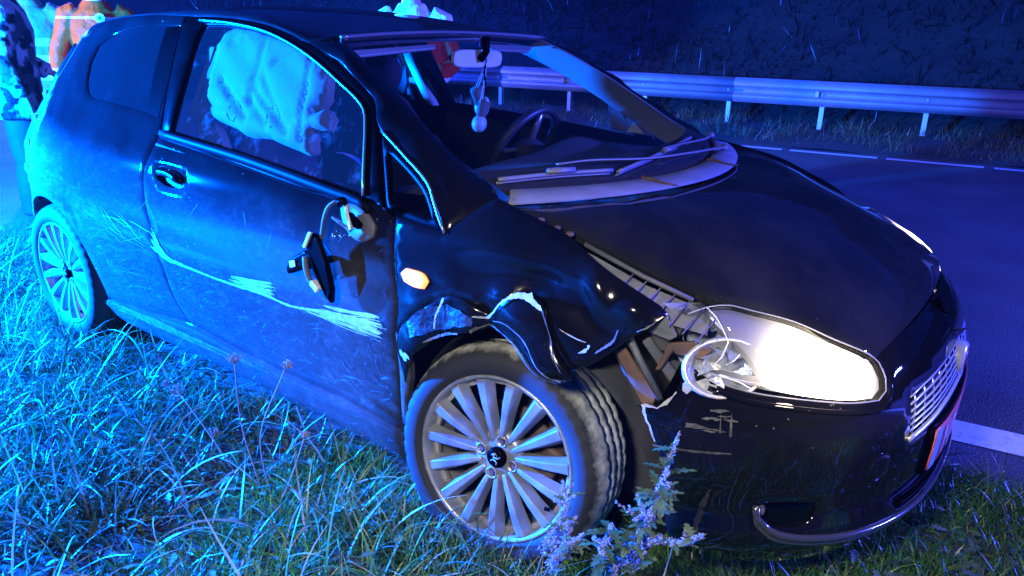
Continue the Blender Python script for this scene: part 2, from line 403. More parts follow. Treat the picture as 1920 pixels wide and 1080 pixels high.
def fast_strips(name, P, widthdir, width, col, m, kind='stuff'):
    """P (n,k,3) centre lines; ribbons tapering to a point"""
    n, k, _ = P.shape
    w = width[:, None] * np.linspace(1, 0, k)[None, :] ** .6; w[:, 0] *= .7
    A = P - widthdir[:, None, :] * w[..., None] * .5; B = P + widthdir[:, None, :] * w[..., None] * .5
    V = np.stack([A, B], 2).reshape(n, k * 2, 3)
    me = bpy.data.meshes.new(name); nv = n * k * 2; me.vertices.add(nv); me.vertices.foreach_set('co', V.reshape(-1).astype(np.float32))
    q = np.array([[2 * i, 2 * i + 1, 2 * i + 3, 2 * i + 2] for i in range(k - 1)])
    idx = (np.arange(n)[:, None, None] * (2 * k) + q[None]).reshape(-1)
    nf = n * (k - 1); me.loops.add(nf * 4); me.loops.foreach_set('vertex_index', idx.astype(np.int32))
    me.polygons.add(nf); me.polygons.foreach_set('loop_start', np.arange(0, nf * 4, 4, dtype=np.int32))
    me.polygons.foreach_set('use_smooth', np.ones(nf, bool))
    at = me.color_attributes.new('Col', 'FLOAT_COLOR', 'POINT')
    c = np.concatenate([np.repeat(col, 2 * k, 0), np.ones((nv, 1))], 1); at.data.foreach_set('color', c.reshape(-1).astype(np.float32))
    me.materials.append(m); me.update(); me.validate()
    o = bpy.data.objects.new(name, me); COL.objects.link(o)
    if kind: o['kind'] = kind
    return o
def pchip(X,Y):
    X=np.array(X,float);Y=np.array(Y,float);h=np.diff(X);d=np.diff(Y)/h
    m=np.zeros(len(X));m[0]=d[0];m[-1]=d[-1]
    for i in range(1,len(X)-1):
        if d[i-1]*d[i]>0:
            a=2*h[i]+h[i-1];b=h[i]+2*h[i-1];m[i]=(a+b)/(a/d[i-1]+b/d[i])
    def f(x):
        x=np.asarray(x,float);i=np.clip(np.searchsorted(X,x)-1,0,len(X)-2)
        t=(x-X[i])/h[i]
        tc=np.clip(t,0,1)
        r=(1+2*tc)*(1-tc)**2*Y[i]+tc*(1-tc)**2*h[i]*m[i]+tc*tc*(3-2*tc)*Y[i+1]+tc*tc*(tc-1)*h[i]*m[i+1]
        return r+np.where(t<0,t*h[i]*m[0],0)+np.where(t>1,(t-1)*h[i]*m[-1],0)
    return f
PW=pchip([.05,.18,.30,.45,.60,.75,.86,.93,.98,1.05,1.2,1.35,1.42,1.5],[.70,.775,.803,.828,.838,.834,.818,.795,.770,.735,.655,.57,.515,.43])
TW=pchip([-3.2,-3.1,-3.0,-2.9,-2.8,-2.5,-2.1,-.4,0,.3,.5,.65,.75,.82],[.50,.34,.21,.125,.07,.016,0,0,.008,.04,.10,.19,.28,.38])
def sideW(x,z):
    x=np.asarray(x,float);z=np.asarray(z,float)
    w=PW(z)-TW(np.where(x<-1.5,x-.48*np.maximum(z-.86,0),x))
    cz=.615-.012*(x+1)   # rub crease
    u=(z-cz)/.035
    w=w+.007*np.exp(-np.maximum(u,0)**2-np.maximum(-u,0)**2*.12)*np.clip((x+2.1)/.3,0,1)*np.clip((.1-x)/.3,0,1)
    r=np.hypot(x+2.51,z-.31)
    w=w+.016*np.exp(-((r-.335)/.05)**2)
    return w
def side(x,z):
    return np.stack([np.asarray(x,float)+0*z,-sideW(x,z),np.asarray(z,float)+0*x],-1)
CREST=pchip([-.3,-.1,.09,.26,.36,.45],[.985,.962,.935,.885,.835,.79])
def wing(x,z):
    x=np.asarray(x,float);z=np.asarray(z,float)
    u=np.clip((z-(CREST(x)-.10))/.10,0,1.5)
    return np.stack([x+0*z,-(sideW(x,z)-.055*u*u),z+0*x],-1)
_v=[0,.08,.25,.42,.58,.77,1]
sX=pchip(_v,[-.203,-.29,-.393,-.504,-.615,-.739,-.892]);sY=pchip(_v,[.657,.648,.637,.622,.602,.575,.539]);sZ=pchip(_v,[.991,1.029,1.084,1.146,1.207,1.269,1.334])
def screen(u,v):
    u=np.asarray(u,float);v=np.asarray(v,float);c=1-u*u
    return np.stack([sX(v)+c*(.20*(1-v)-.03*v),u*sY(v),sZ(v)+c*(-.01*(1-v)+.017*v)],-1)
# bumper plan (half, arclength from centre toward the right side)
BP=np.array([(.852,0),(.848,-.12),(.838,-.22),(.815,-.33),(.775,-.44),(.715,-.545),(.64,-.63),(.55,-.70),(.45,-.75),(.34,-.785),(.2,-.805)])
_s=np.concatenate([[0],np.cumsum(np.hypot(*np.diff(BP,axis=0).T))])
bX=pchip(_s,BP[:,0]);bY=pchip(_s,BP[:,1])
bI=pchip([.05,.12,.20,.25,.28,.31,.35,.45,.55,.62,.68,.74],[.15,.10,.05,.02,.0,-.004,.008,.003,.006,.022,.055,.13])
def bump(s,z):
    s=np.asarray(s,float);z=np.asarray(z,float);a=np.abs(s);e=.01
    x,y=bX(a),bY(a);dx,dy=bX(a+e)-bX(a),bY(a+e)-bY(a);l=np.hypot(dx,dy)
    nx,ny=-dy/l,dx/l   # outward
    i=bI(z)
    return np.stack([x-nx*i,(y-ny*i)*np.where(s<0,-1,1),z+0*s],-1)
class TPS:
    def __init__(s,P,lam=1e-6):
        P=np.array(P,float);s.P=P;n=len(P);xy=P[:,:2]
        r=np.linalg.norm(xy[:,None]-xy[None],axis=-1);K=s.k(r)+lam*np.eye(n)
        A=np.zeros((n+3,n+3));A[:n,:n]=K;A[:n,n]=1;A[:n,n+1:]=xy;A[n,:n]=1;A[n+1:,:n]=xy.T
        s.w=np.linalg.solve(A,np.concatenate([P[:,2],np.zeros(3)]))
    def k(s,r): return np.where(r>0,r*r*np.log(np.maximum(r,1e-9)),0)
    def __call__(s,x,y):
        x=np.asarray(x,float);y=np.asarray(y,float);sh=np.broadcast(x,y).shape
        q=np.stack(np.broadcast_arrays(x,y),-1).reshape(-1,2)
        r=np.linalg.norm(q[:,None]-s.P[None,:,:2],axis=-1);n=len(s.P)
        return (s.k(r)@s.w[:n]+s.w[n]+q@s.w[n+1:]).reshape(sh)
# ------------------------------------------------------------------ the setting (road frame: lon along the road, lat across it, away from the camera)
RD = np.array([.99, .141]); RD /= np.linalg.norm(RD); RN = np.array([-RD[1], RD[0]])
def RL(lon, lat, z=0.): p = RD * lon + RN * lat; return (p[0], p[1], z)
def gz(x, y):
    """height of the near verge"""
    lat = x * RN[0] + y * RN[1]
    h = .022 * np.sin(2.3 * x + 1.1 * y) * np.cos(1.7 * y - .8 * x) + .014 * np.sin(6.1 * x - 2.2) * np.sin(5.3 * y + 1)
    return (h + .012) * np.clip((.30 - lat) / .35, 0, 1) - .005 * (lat > .3)
def grid_mesh(name, lons, lats, zf, m, kind='structure', parent=None):
    V = []; nl = len(lats)
    for a in lons:
        for b in lats:
            x, y, _ = RL(a, b); V.append((x, y, zf(a, b, x, y)))
    F = [(i * nl + j, (i + 1) * nl + j, (i + 1) * nl + j + 1, i * nl + j + 1) for i in range(len(lons) - 1) for j in range(nl - 1)]
    o = mesh(name, V, F, m, parent); 
    if kind: o['kind'] = kind
    return o
m_soil = mat('verge_soil', (.035, .03, .02), .95, bump=1, bscale=25, var=.5, vscale=14)
m_field = mat('far_ground', (.012, .014, .009), .95, bump=.6, bscale=6, var=.4, vscale=2)
def asphalt():
    m, nt, p, N, L = new_mat('asphalt'); tc = N.new('ShaderNodeTexCoord')
    n1 = N.new('ShaderNodeTexNoise'); n1.inputs['Scale'].default_value = 105; n1.inputs['Detail'].default_value = 4; L.new(tc.outputs['Object'], n1.inputs['Vector'])
    n2 = N.new('ShaderNodeTexNoise'); n2.inputs['Scale'].default_value = 1.3; n2.inputs['Detail'].default_value = 6; L.new(tc.outputs['Object'], n2.inputs['Vector'])
    cr = N.new('ShaderNodeValToRGB'); e = cr.color_ramp.elements; e[0].position = .3; e[0].color = (.022, .022, .023, 1); e[1].position = .72; e[1].color = (.14, .135, .13, 1)
    L.new(n1.outputs['Fac'], cr.inputs[0])
    r = N.new('ShaderNodeMapRange'); r.inputs['From Min'].default_value = .35; r.inputs['From Max'].default_value = .65; r.inputs['To Min'].default_value = .72; r.inputs['To Max'].default_value = 1.15; L.new(n2.outputs['Fac'], r.inputs['Value'])
    mx = N.new('ShaderNodeMix'); mx.data_type = 'RGBA'; mx.blend_type = 'MULTIPLY'; mx.inputs['Factor'].default_value = 1
    L.new(cr.outputs[0], mx.inputs['A']); L.new(r.outputs[0], mx.inputs['B']); L.new(mx.outputs['Result'], p.inputs['Base Color'])
    p.inputs['Roughness'].default_value = .75
    b = N.new('ShaderNodeBump'); b.inputs['Strength'].default_value = 1; b.inputs['Distance'].default_value = .012; L.new(n1.outputs['Fac'], b.inputs['Height']); L.new(b.outputs[0], p.inputs['Normal'])
    return m
def road_paint():
    m, nt, p, N, L = new_mat('road_marking_paint'); tc = N.new('ShaderNodeTexCoord')
    n = N.new('ShaderNodeTexNoise'); n.inputs['Scale'].default_value = 30; n.inputs['Detail'].default_value = 8; n.inputs['Roughness'].default_value = .7; L.new(tc.outputs['Object'], n.inputs['Vector'])
    cr = N.new('ShaderNodeValToRGB'); e = cr.color_ramp.elements; e[0].position = .30; e[0].color = (.5, .5, .49, 1); e[1].position = .5; e[1].color = (.85, .85, .83, 1)
    L.new(n.outputs['Fac'], cr.inputs[0]); L.new(cr.outputs[0], p.inputs['Base Color']); p.inputs['Roughness'].default_value = .65
    return m
M['asphalt'] = asphalt(); M['road_paint'] = road_paint()
V = [RL(-150, -150, -.06), RL(150, -150, -.06), RL(150, 150, -.06), RL(-150, 150, -.06)]
tag(mesh('ground', V, [(0, 1, 2, 3)], m_field), kind='structure')
lons = np.concatenate([np.linspace(-60, -8, 14), np.arange(-7.5, 4, .12), np.linspace(4.5, 40, 12)])
grid_mesh('verge', lons, np.concatenate([[-40, -15, -6], np.arange(-4, .45, .12)]), lambda a, b, x, y: float(gz(x, y)), m_soil)
road = grid_mesh('road', np.linspace(-90, 60, 40), np.linspace(.36, 7.78, 9), lambda a, b, x, y: 0., M['asphalt'])
def strip(name, l0, l1, a0, a1, z, parent):
    k = max(2, int((l1 - l0) / 2)); V = []; F = []
    for i in range(k + 1):
        l = l0 + (l1 - l0) * i / k; V += [RL(l, a0, z), RL(l, a1, z)]
    F = [(2 * i, 2 * i + 2, 2 * i + 3, 2 * i + 1) for i in range(k)]
    return mesh(name, V, F, M['road_paint'], parent)
strip('lane_marking', -3.4, 40, .590, .765, .004, road)
for i in range(-16, 6):
    strip('edge_marking', .272 + 1.08 * i, .272 + 1.08 * i + .985, 7.46, 7.585, .004, road)
far = grid_mesh('far_verge', np.linspace(-60, 40, 90), np.linspace(7.78, 10.3, 9), lambda a, b, x, y: .0 + .055 * min(1, (b - 7.78) / .6) + .02 * math.sin(a * 3 + b * 2), m_soil)
def bank_z(a, b): return .05 + max(0, b - 10.2) * .62 + .25 * math.sin(a * .7 + b) * min(1, max(0, b - 10.2) / 2)
grid_mesh('embankment', np.linspace(-70, 45, 80), np.linspace(10.2, 24, 14), lambda a, b, x, y: bank_z(a, b), m_field)

# ------------------------------------------------------------------ guard rail
gal = mat('galvanised_steel', (.20, .20, .21), .55, .15, var=.12, vscale=5, bump=.05, bscale=60)
gal2 = mat('galvanised_post', (.42, .42, .41), .5, .2, var=.1)
gr = empty('guard_rail', RL(0, 9.62, .05), label='long galvanised steel crash barrier on short posts across the road', cat='guard rail')
GI = Vector(gr.location)
def gpt(lon, lat, z): return Vector(RL(lon, lat, z)) - GI
prof = [(.03, .372), (.0, .392), (-.035, .415), (-.06, .45), (-.06, .478), (-.015, .505), (.0, .545), (-.015, .585), (-.06, .612), (-.06, .65), (-.035, .69), (.0, .712), (.03, .73)]
pr = resample([(a, b) for a, b in prof], .012, 60, False)
for i in range(-9, 4):
    l0 = -2.02 + 4.005 * i; V = []; F = []; k = len(pr)
    for l, dl in ((l0, 0), (l0 + 2, 0), (l0 + 4.0, 0)):
        for a, b in pr: V.append(gpt(l, 9.5 + a + (.0015 if i % 2 else 0), b))
    F = [(q * k + j, (q + 1) * k + j, (q + 1) * k + j + 1, q * k + j + 1) for q in range(2) for j in range(k - 1)]
    o = mesh('beam', V, F, gal, gr); so = o.modifiers.new('thick', 'SOLIDIFY'); so.thickness = .003
for i in range(-26, 9):
    l = .567 + 1.335 * i - .015
    mb = MB()  # C-section post: two flanges and a web
    for (a, b, sx, sy) in ((0, 0, .008, .085), (.028, -.040, .056, .007), (.028, .040, .056, .007), (.055, -.031, .006, .018), (.055, .031, .006, .018)):
        R_ = Matrix.Rotation(math.atan2(RD[1], RD[0]), 3, 'Z')
        mb.box(gpt(l + a, 9.60 + b, .30), (sx, sy, .78), R_)
    mb.build('post', gal2, gr, False)
    bo = MB(); bo.tube([gpt(l + .02, 9.495, .545), gpt(l + .02, 9.478, .545)], .017, 8); bo.build('bolt', gal2, gr)
    if i % 3 == 2:
        rf = MB(); rf.box(gpt(l - .05, 9.46, .547), (.05, .035, .085), Matrix.Rotation(math.atan2(RD[1], RD[0]), 3, 'Z')); bevel(rf.build('reflector', mat('reflector', (.55, .35, .3), .3), gr, False), .006)

# ------------------------------------------------------------------ grass and scrub
M['blade'] = blade_mat('grass_blades', .36, .22)
def grass(name, pts, hgt, lean_az, lean, droop, width, col, seg=5, base_z=None):
    n = len(pts); t = np.linspace(0, 1, seg)[None, :]
    L_ = hgt[:, None]
    ang = (lean[:, None] + droop[:, None] * t)
    dz = np.cos(ang); dh = np.sin(ang)
    st = 1. / (seg - 1)
    Z = np.concatenate([np.zeros((n, 1)), np.cumsum((dz[:, 1:] + dz[:, :-1]) / 2 * st, 1)], 1) * L_
    H = np.concatenate([np.zeros((n, 1)), np.cumsum((dh[:, 1:] + dh[:, :-1]) / 2 * st, 1)], 1) * L_
    az = lean_az[:, None] + (RNG.normal(0, .25, n))[:, None] * t
    X = pts[:, 0:1] + H * np.cos(az); Y = pts[:, 1:2] + H * np.sin(az); Zc = np.maximum(base_z[:, None] + Z, base_z[:, None] + .004 + 0 * Z)
    P = np.stack([X, Y, Zc], -1)
    tw = RNG.normal(0, .5, n); wd = np.stack([-np.sin(lean_az + tw), np.cos(lean_az + tw), RNG.normal(0, .35, n)], 1)
    wd /= np.linalg.norm(wd, axis=1, keepdims=True)
    return fast_strips(name, P, wd, width, col, M['blade'])
GREENS = np.array([(.028, .085, .018), (.04, .125, .025), (.065, .165, .04), (.045, .11, .03), (.09, .18, .05), (.20, .19, .11), (.30, .27, .17), (.13, .10, .06)])
def near_grass():
    nt = 5600
    tx = RNG.uniform(-6.0, 2.0, nt); ty = RNG.uniform(-2.3, .55, nt)
    # keep what the lens can see and a margin, thin it out with distance
    lat = tx * RN[0] + ty * RN[1]
    nz = np.array([mnoise.noise(Vector((x * 1.6, y * 1.6, 0))) for x, y in zip(tx, ty)])
    edge = .36 + .07 * np.sin(tx * 3.1) + .05 * np.sin(tx * 9)
    keep = (lat < edge) & ~((ty < .66) & (ty > np.where(tx > .15, -.30, -.66)) & (tx > -3.05) & (tx < .62)) & (np.hypot(tx - .97, ty + 2.14) > .85)
    keep &= (ty + 1.66 > -.72 * (tx + 1.04) * 0 - .9)
    keep &= ~((tx < -3.1) & (ty > -.1) & (RNG.random(nt) < .5))
    keep &= ~((nz < -.12) & (RNG.random(nt) < .7) & (tx < -.3))
    tx, ty, nz = tx[keep], ty[keep], nz[keep]; nt = len(tx)
    k = RNG.integers(7, 20, nt); idx = np.repeat(np.arange(nt), k); n = len(idx)
    sp = RNG.uniform(.02, .07, nt)[idx]
    px = tx[idx] + RNG.normal(0, 1, n) * sp; py = ty[idx] + RNG.normal(0, 1, n) * sp
    pts = np.stack([px, py], 1)
    hh = (RNG.uniform(.06, .21, nt) * (1 + .7 * nz))[idx] * RNG.uniform(.5, 1.35, n)
    under = (np.abs(py) < .86) & (px > -2.6) & (px < .75); hh = np.where(under, hh * .6, hh)
    # blades by the wheels may stand higher
    wheel = (np.hypot(px + 2.5, py + .95) < .4) ; hh = np.where(wheel, hh * 1.25, hh)
    tl = RNG.uniform(0, 2 * np.pi, nt)[idx] + RNG.normal(0, .9, n)
    lean = np.abs(RNG.normal(.72, .42, n)); droop = np.abs(RNG.normal(1.05, .7, n))
    ci = np.where(RNG.random(n) < .34, RNG.integers(5, 8, n), RNG.integers(0, 5, n))
    tuftc = (RNG.random(nt) < .22)[idx]; ci = np.where(tuftc & (RNG.random(n) < .6), RNG.integers(5, 8, n), ci); ci = np.where((px > -.9) & (RNG.random(n) < .93), RNG.integers(0, 5, n), ci)
    col = GREENS[ci] * RNG.uniform(.7, 1.3, (n, 1)) * np.where(px[:, None] > -.9, np.array([[1., 1.3, .75]]), 1.)  # front blades tinted greener, standing in for the neutral light there
    w = RNG.uniform(.0035, .0105, n) * np.where(px > -.9, .7, 1); droop = droop + np.where(px > -.9, .5, 0) * RNG.random(n)
    return grass('grass', pts, hh, tl, lean, droop, w, col, 6, gz(px, py) - .004)
near_grass()
def low_grass():
    n = 95000; x = np.where(RNG.random(n) < .7, RNG.uniform(-5.5, 1.7, n), RNG.uniform(-.3, 1.7, n)); y = RNG.uniform(-1.95, .5, n); lat = x * RN[0] + y * RN[1]
    cl = np.array([mnoise.noise(Vector((a * 2.6, b * 2.6, 9))) for a, b in zip(x, y)])
    ok = (lat < .37 + .05 * np.sin(x * 7)) & ~((y < .7) & (y > np.where(x > .15, -.25, -.7)) & (x > -3) & (x < .6)) & (np.hypot(x - .97, y + 2.14) > .8) & ((cl > -.22) | (x > -.2)); x, y, cl = x[ok], y[ok], cl[ok]; n = len(x)
    col = GREENS[RNG.choice([0, 1, 1, 2, 3, 4, 7], n)] * RNG.uniform(.7, 1.4, (n, 1)) * np.where(x[:, None] > -.9, np.array([[1., 1.3, .75]]), 1.)  # same green tint in place of neutral light at the front
    return grass('low_grass', np.stack([x, y], 1), RNG.uniform(.035, .11, n) * (1.1 + cl), RNG.uniform(0, 6.28, n), np.abs(RNG.normal(.6, .4, n)), np.abs(RNG.normal(.8, .5, n)), RNG.uniform(.003, .007, n), col, 4, gz(x, y) - .003)
low_grass()
def long_grass():
    n = 1000
    x = RNG.uniform(-4, 1.3, n); y = RNG.uniform(-1.9, -.80, n)
    lat = x * RN[0] + y * RN[1]; ok = (np.hypot(x - .97, y + 2.14) > 1.0) & (lat < .3); x, y = x[ok], y[ok]; n = len(x)
    col = GREENS[RNG.choice([2, 4, 5, 6, 6], n)] * RNG.uniform(.8, 1.3, (n, 1))
    return grass('long_grass', np.stack([x, y], 1), RNG.uniform(.2, .42, n), RNG.uniform(0, 6.28, n), np.abs(RNG.normal(.5, .3, n)), RNG.uniform(.5, 1.9, n), RNG.uniform(.005, .011, n), col, 8, gz(x, y))
long_grass()
def wheel_grass():
    n = 1500; x = RNG.uniform(-.55, .30, n); y = RNG.uniform(-1.06, -.84, n)
    col = GREENS[RNG.choice([0, 1, 2, 3, 4, 5], n)] * RNG.uniform(.7, 1.3, (n, 1))
    return grass('tall_grass', np.stack([x, y], 1), RNG.uniform(.08, .20, n), RNG.uniform(0, 6.28, n), np.abs(RNG.normal(.4, .3, n)), RNG.uniform(.3, 1.6, n), RNG.uniform(.003, .007, n), col, 6, gz(x, y))
wheel_grass()
def far_grass():
    n = 26000
    lon = RNG.uniform(-24, 6, n); lat = 7.80 + RNG.random(n) ** .8 * 2.6
    cl = np.array([mnoise.noise(Vector((a * 2.2, b * 2.2, 5))) for a, b in zip(lon, lat)])
    ok = (cl > -.12); lon, lat, cl = lon[ok], lat[ok], cl[ok]; n = len(lon)
    p = lon[:, None] * RD + lat[:, None] * RN
    h = RNG.uniform(.06, .2, n) * (1 + cl); 
    c = np.array([(.05, .085, .025), (.09, .12, .035), (.16, .15, .06), (.12, .10, .05)])[RNG.integers(0, 4, n)] * RNG.uniform(.6, 1.3, (n, 1))
    return grass('far_grass', p, h, RNG.uniform(0, 6.28, n), np.abs(RNG.normal(.35, .3, n)), np.abs(RNG.normal(.8, .5, n)), RNG.uniform(.006, .014, n), c, 4, .04 + 0 * h)
far_grass()
def scrub():
    n = 42000
    lon = RNG.uniform(-40, 12, n); lat = 10.3 + RNG.random(n) * 6.0
    p = lon[:, None] * RD + lat[:, None] * RN
    bz = np.array([bank_z(a, b) for a, b in zip(lon, lat)])
    h = RNG.uniform(.15, .5, n)
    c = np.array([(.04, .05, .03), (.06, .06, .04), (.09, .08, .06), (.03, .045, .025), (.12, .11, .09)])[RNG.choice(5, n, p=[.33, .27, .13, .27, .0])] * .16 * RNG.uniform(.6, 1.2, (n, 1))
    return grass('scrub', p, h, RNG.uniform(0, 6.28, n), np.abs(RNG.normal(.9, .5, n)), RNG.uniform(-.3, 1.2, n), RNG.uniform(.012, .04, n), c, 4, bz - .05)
scrub()
# ------------------------------------------------------------------ the car (x forward, y to its left, z up; the origin is under the front axle)
car = empty('hatchback', (0, 0, 0), label='black three-door hatchback with crumpled right front wing, dangling mirror and lit headlamps', cat='car')
def on(F, q): q = np.asarray(q, float); return F(q[:, 0], q[:, 1])
def mir(P): return np.asarray(P) * np.array([1, -1, 1])
PS, PT, PF, PW_ = M['paint_side'], M['paint_top'], M['paint_front'], M['paint_wing']
B_line = [(-1.611, 1.009), (-1.652, 1.105), (-1.686, 1.211), (-1.717, 1.33), (-1.725, 1.392)]
door_rear = [(-1.611, 1.009), (-1.632, .936), (-1.655, .87), (-1.640, .751), (-1.604, .633), (-1.574, .537), (-1.556, .445), (-1.529, .385), (-1.484, .330)]
door_low = [(-1.117, .306), (-.84, .296), (-.603, .291), (-.424, .276)]
door_front = [(-.412, .30), (-.388, .472), (-.383, .60), (-.385, .693), (-.398, .82), (-.401, .885)]
waist_top = [(-.548, .934), (-.652, .944), (-.927, .969), (-1.135, .985), (-1.431, 1.002), (-1.60, 1.012)]
frame_front = [(-.461, .922), (-.524, 1.031), (-.582, 1.124), (-.619, 1.171), (-.72, 1.225), (-.844, 1.276), (-.983, 1.319), (-1.082, 1.342), (-1.235, 1.370), (-1.40, 1.386), (-1.567, 1.393)]
window = [(-1.602, 1.330), (-1.600, 1.366), (-1.435, 1.365), (-1.239, 1.345), (-1.125, 1.323), (-1.01, 1.293), (-.901, 1.257), (-.795, 1.215), (-.650, 1.150), (-.624, 1.112), (-.565, .976), (-.548, .940), (-.655, .951), (-.928, .974), (-1.137, .990), (-1.431, 1.008), (-1.56, 1.016)]
handle_hole = [(-1.585, .878), (-1.557, .895), (-1.469, .889), (-1.405, .873), (-1.393, .853), (-1.426, .837), (-1.51, .836), (-1.565, .850)]
# lower door skin, and the black window frame as its sub-part
skin = door_rear + door_low + door_front + [(-.43, .905), (-.461, .917), (-.56, .925), (-.756, .921), (-1.095, .948), (-1.461, .984)]
for my in (False, True):
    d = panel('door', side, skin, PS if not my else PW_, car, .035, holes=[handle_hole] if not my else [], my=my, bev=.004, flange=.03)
    frame = [(-1.611, 1.009)] + B_line[1:] + list(reversed(frame_front))[0:] + [(-.43, .908), (-.461, .919), (-.56, .927), (-.756, .923), (-1.095, .950), (-1.461, .986)]
    panel('window_frame', side, frame, M['black_plastic'], d, .05, holes=[window], my=my, off=-.002, flange=.02, gap=.003)
    panel('door_glass', side, window, M['glass_side'] if not my else M['glass'], d, .06, my=my, off=-.012, gap=-.004, flange=0)
    ws = MB(); q = resample([(-.50, .916)] + waist_top, .05, closed=False); P = on(side, q - np.array([0, .012])) + np.array([0, -.004, 0]); P = mir(P) if my else P
    ws.tube(P, .0105, 6, flat=1.6, up=(0, 0, 1)); ws.build('waist_strip', M['rubber'], d)
    if not my:
        tr = MB(); q = resample([(-1.625, 1.378), (-1.435, 1.371), (-1.239, 1.351), (-1.125, 1.329), (-1.01, 1.299), (-.901, 1.263), (-.795, 1.221), (-.644, 1.152), (-.617, 1.112), (-.558, .976), (-.541, .940)], .03, closed=False)
        tr.tube(on(side, q) + np.array([0, -.003, 0]), .0042, 6); tr.build('window_trim', M['trim'], d)
        panel('handle_recess', side, handle_hole, M['black_plastic'], d, .03, off=-.02, flange=0, gap=-.004)
        hb = MB(); P = on(side, [(-1.565, .872), (-1.54, .884), (-1.48, .884), (-1.425, .872), (-1.408, .862)]) + np.array([0, -.012, 0]); P[0, 1] += .02; P[-1, 1] += .02
        hb.tube(resample(P, .012, closed=False), .0105, 8, 1.3, (0, 0, 1)); hb.build('handle', PW_, d)
    # three-cornered fixed window in front of the door
    tri = [(-.552, 1.098), (-.434, 1.044), (-.328, .989), (-.296, .955), (-.238, .892), (-.405, .910), (-.448, .922)]
    trg = [(-.508, 1.056), (-.412, 1.014), (-.335, .970), (-.285, .918), (-.44, .936)]
    qf = panel('corner_window_frame', side, tri, M['black_plastic'], car, .04, holes=[trg], my=my, off=-.003)
    panel('corner_glass', side, trg, M['glass'], qf, .05, my=my, off=-.012, gap=-.003, flange=0)
    if not my:
        tr = MB(); tr.tube(on(side, resample([(-.548, 1.103), (-.434, 1.05), (-.328, .995), (-.292, .958), (-.234, .893)], .02, closed=False)) + np.array([0, -.002, 0]), .004, 6); tr.build('window_trim', M['trim'], qf)
    # rear quarter
    arch = [(-2.50 + .375 * math.cos(math.radians(a)), .30 + .357 * math.sin(math.radians(a))) for a in range(-8, 136, 9)]
    lampi = [(-2.70, 1.13), (-2.645, 1.03), (-2.63, .90), (-2.655, .76), (-2.72, .67)]
    qwin = [(-1.722, 1.360), (-2.002, 1.352), (-2.212, 1.318), (-2.306, 1.273), (-2.318, 1.207), (-2.273, 1.127), (-2.205, 1.085), (-2.049, 1.075), (-1.732, 1.056), (-1.650, 1.046), (-1.666, 1.105), (-1.694, 1.211)]
    quarter = B_line + [(-2.0, 1.395), (-2.3, 1.374), (-2.53, 1.335), (-2.64, 1.28), (-2.70, 1.20)] + lampi + [(-2.80, .66)] + list(reversed(arch)) + [(-2.12, .276), (-1.928, .29), (-1.763, .30), (-1.484, .333)] + list(reversed(door_rear[1:-1]))
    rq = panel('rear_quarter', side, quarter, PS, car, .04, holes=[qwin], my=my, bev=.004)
    panel('quarter_glass', side, qwin, M['glass_dark'], rq, .05, my=my, off=-.006, gap=.002, flange=0)
    qb = [(-1.665, 1.049), (-1.70, 1.21), (-1.726, 1.357), (-1.83, 1.352), (-1.80, 1.21), (-1.752, 1.06)]
    panel('quarter_glass_border', side, qb, M['black_plastic'], rq, .05, my=my, off=-.004, flange=0, gap=0)
    lam = lampi + [(-2.83, .665), (-2.90, .78), (-2.91, 1.0), (-2.83, 1.13)]
    tl = panel('tail_lamp', side, lam, M['tail'], car, .03, my=my, off=.004, bev=.006)
    if not my:
        for k, (x_, z_, r_) in enumerate([(-2.70, 1.055, .020), (-2.685, .955, .024), (-2.685, .845, .030), (-2.72, .745, .024)]):
            b_ = MB(); b_.ell(on(side, [(x_, z_)])[0] + np.array([0, -.004, 0]), (r_, .014, r_ * 1.1)); b_.build('tail_reflector', M['chrome'], tl)
    arch2 = [(-2.50 + .375 * math.cos(math.radians(a)), .30 + .357 * math.sin(math.radians(a))) for a in range(138, 197, 9)]
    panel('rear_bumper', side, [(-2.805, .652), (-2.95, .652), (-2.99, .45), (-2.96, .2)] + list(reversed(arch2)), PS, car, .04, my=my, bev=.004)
    # sill
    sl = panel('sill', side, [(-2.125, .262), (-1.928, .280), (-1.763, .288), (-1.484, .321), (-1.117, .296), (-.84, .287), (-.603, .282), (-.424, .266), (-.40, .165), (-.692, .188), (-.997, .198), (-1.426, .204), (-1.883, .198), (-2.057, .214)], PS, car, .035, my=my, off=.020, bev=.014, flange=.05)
    # wheel housings
    lm = MB(); P_ = []
    for (cx, sx) in ((-2.50, -1), (0.0, 1)):
        mb = MB(); n = 28; prof = [(.372, -.775), (.378, -.60), (.372, -.47)]
        V = [(cx + r * math.cos(math.pi * (1.12 - 1.24 * i / n)), y, .30 + r * .955 * math.sin(math.pi * (1.12 - 1.24 * i / n)) + (.02 if sx > 0 else 0) + (.004 if (i % 3 == 0) else 0)) for i in range(n + 1) for r, y in prof]
        F = [(3 * i + j, 3 * i + j + 1, 3 * i + j + 4, 3 * i + j + 3) for i in range(n) for j in range(2)]
        mb.add(V, F); mb.add([(cx + .39 * math.cos(a), -.46, .30 + .37 * math.sin(a)) for a in np.linspace(-.4, math.pi + .4, 24)] + [(cx, -.46, .1)], [(i, i + 1, 24) for i in range(23)])
        if my: mb.v = [(x, -y, z) for x, y, z in mb.v]
        mb.build('wheel_housing', M['liner'] if sx > 0 else M['dark_screen'], car)

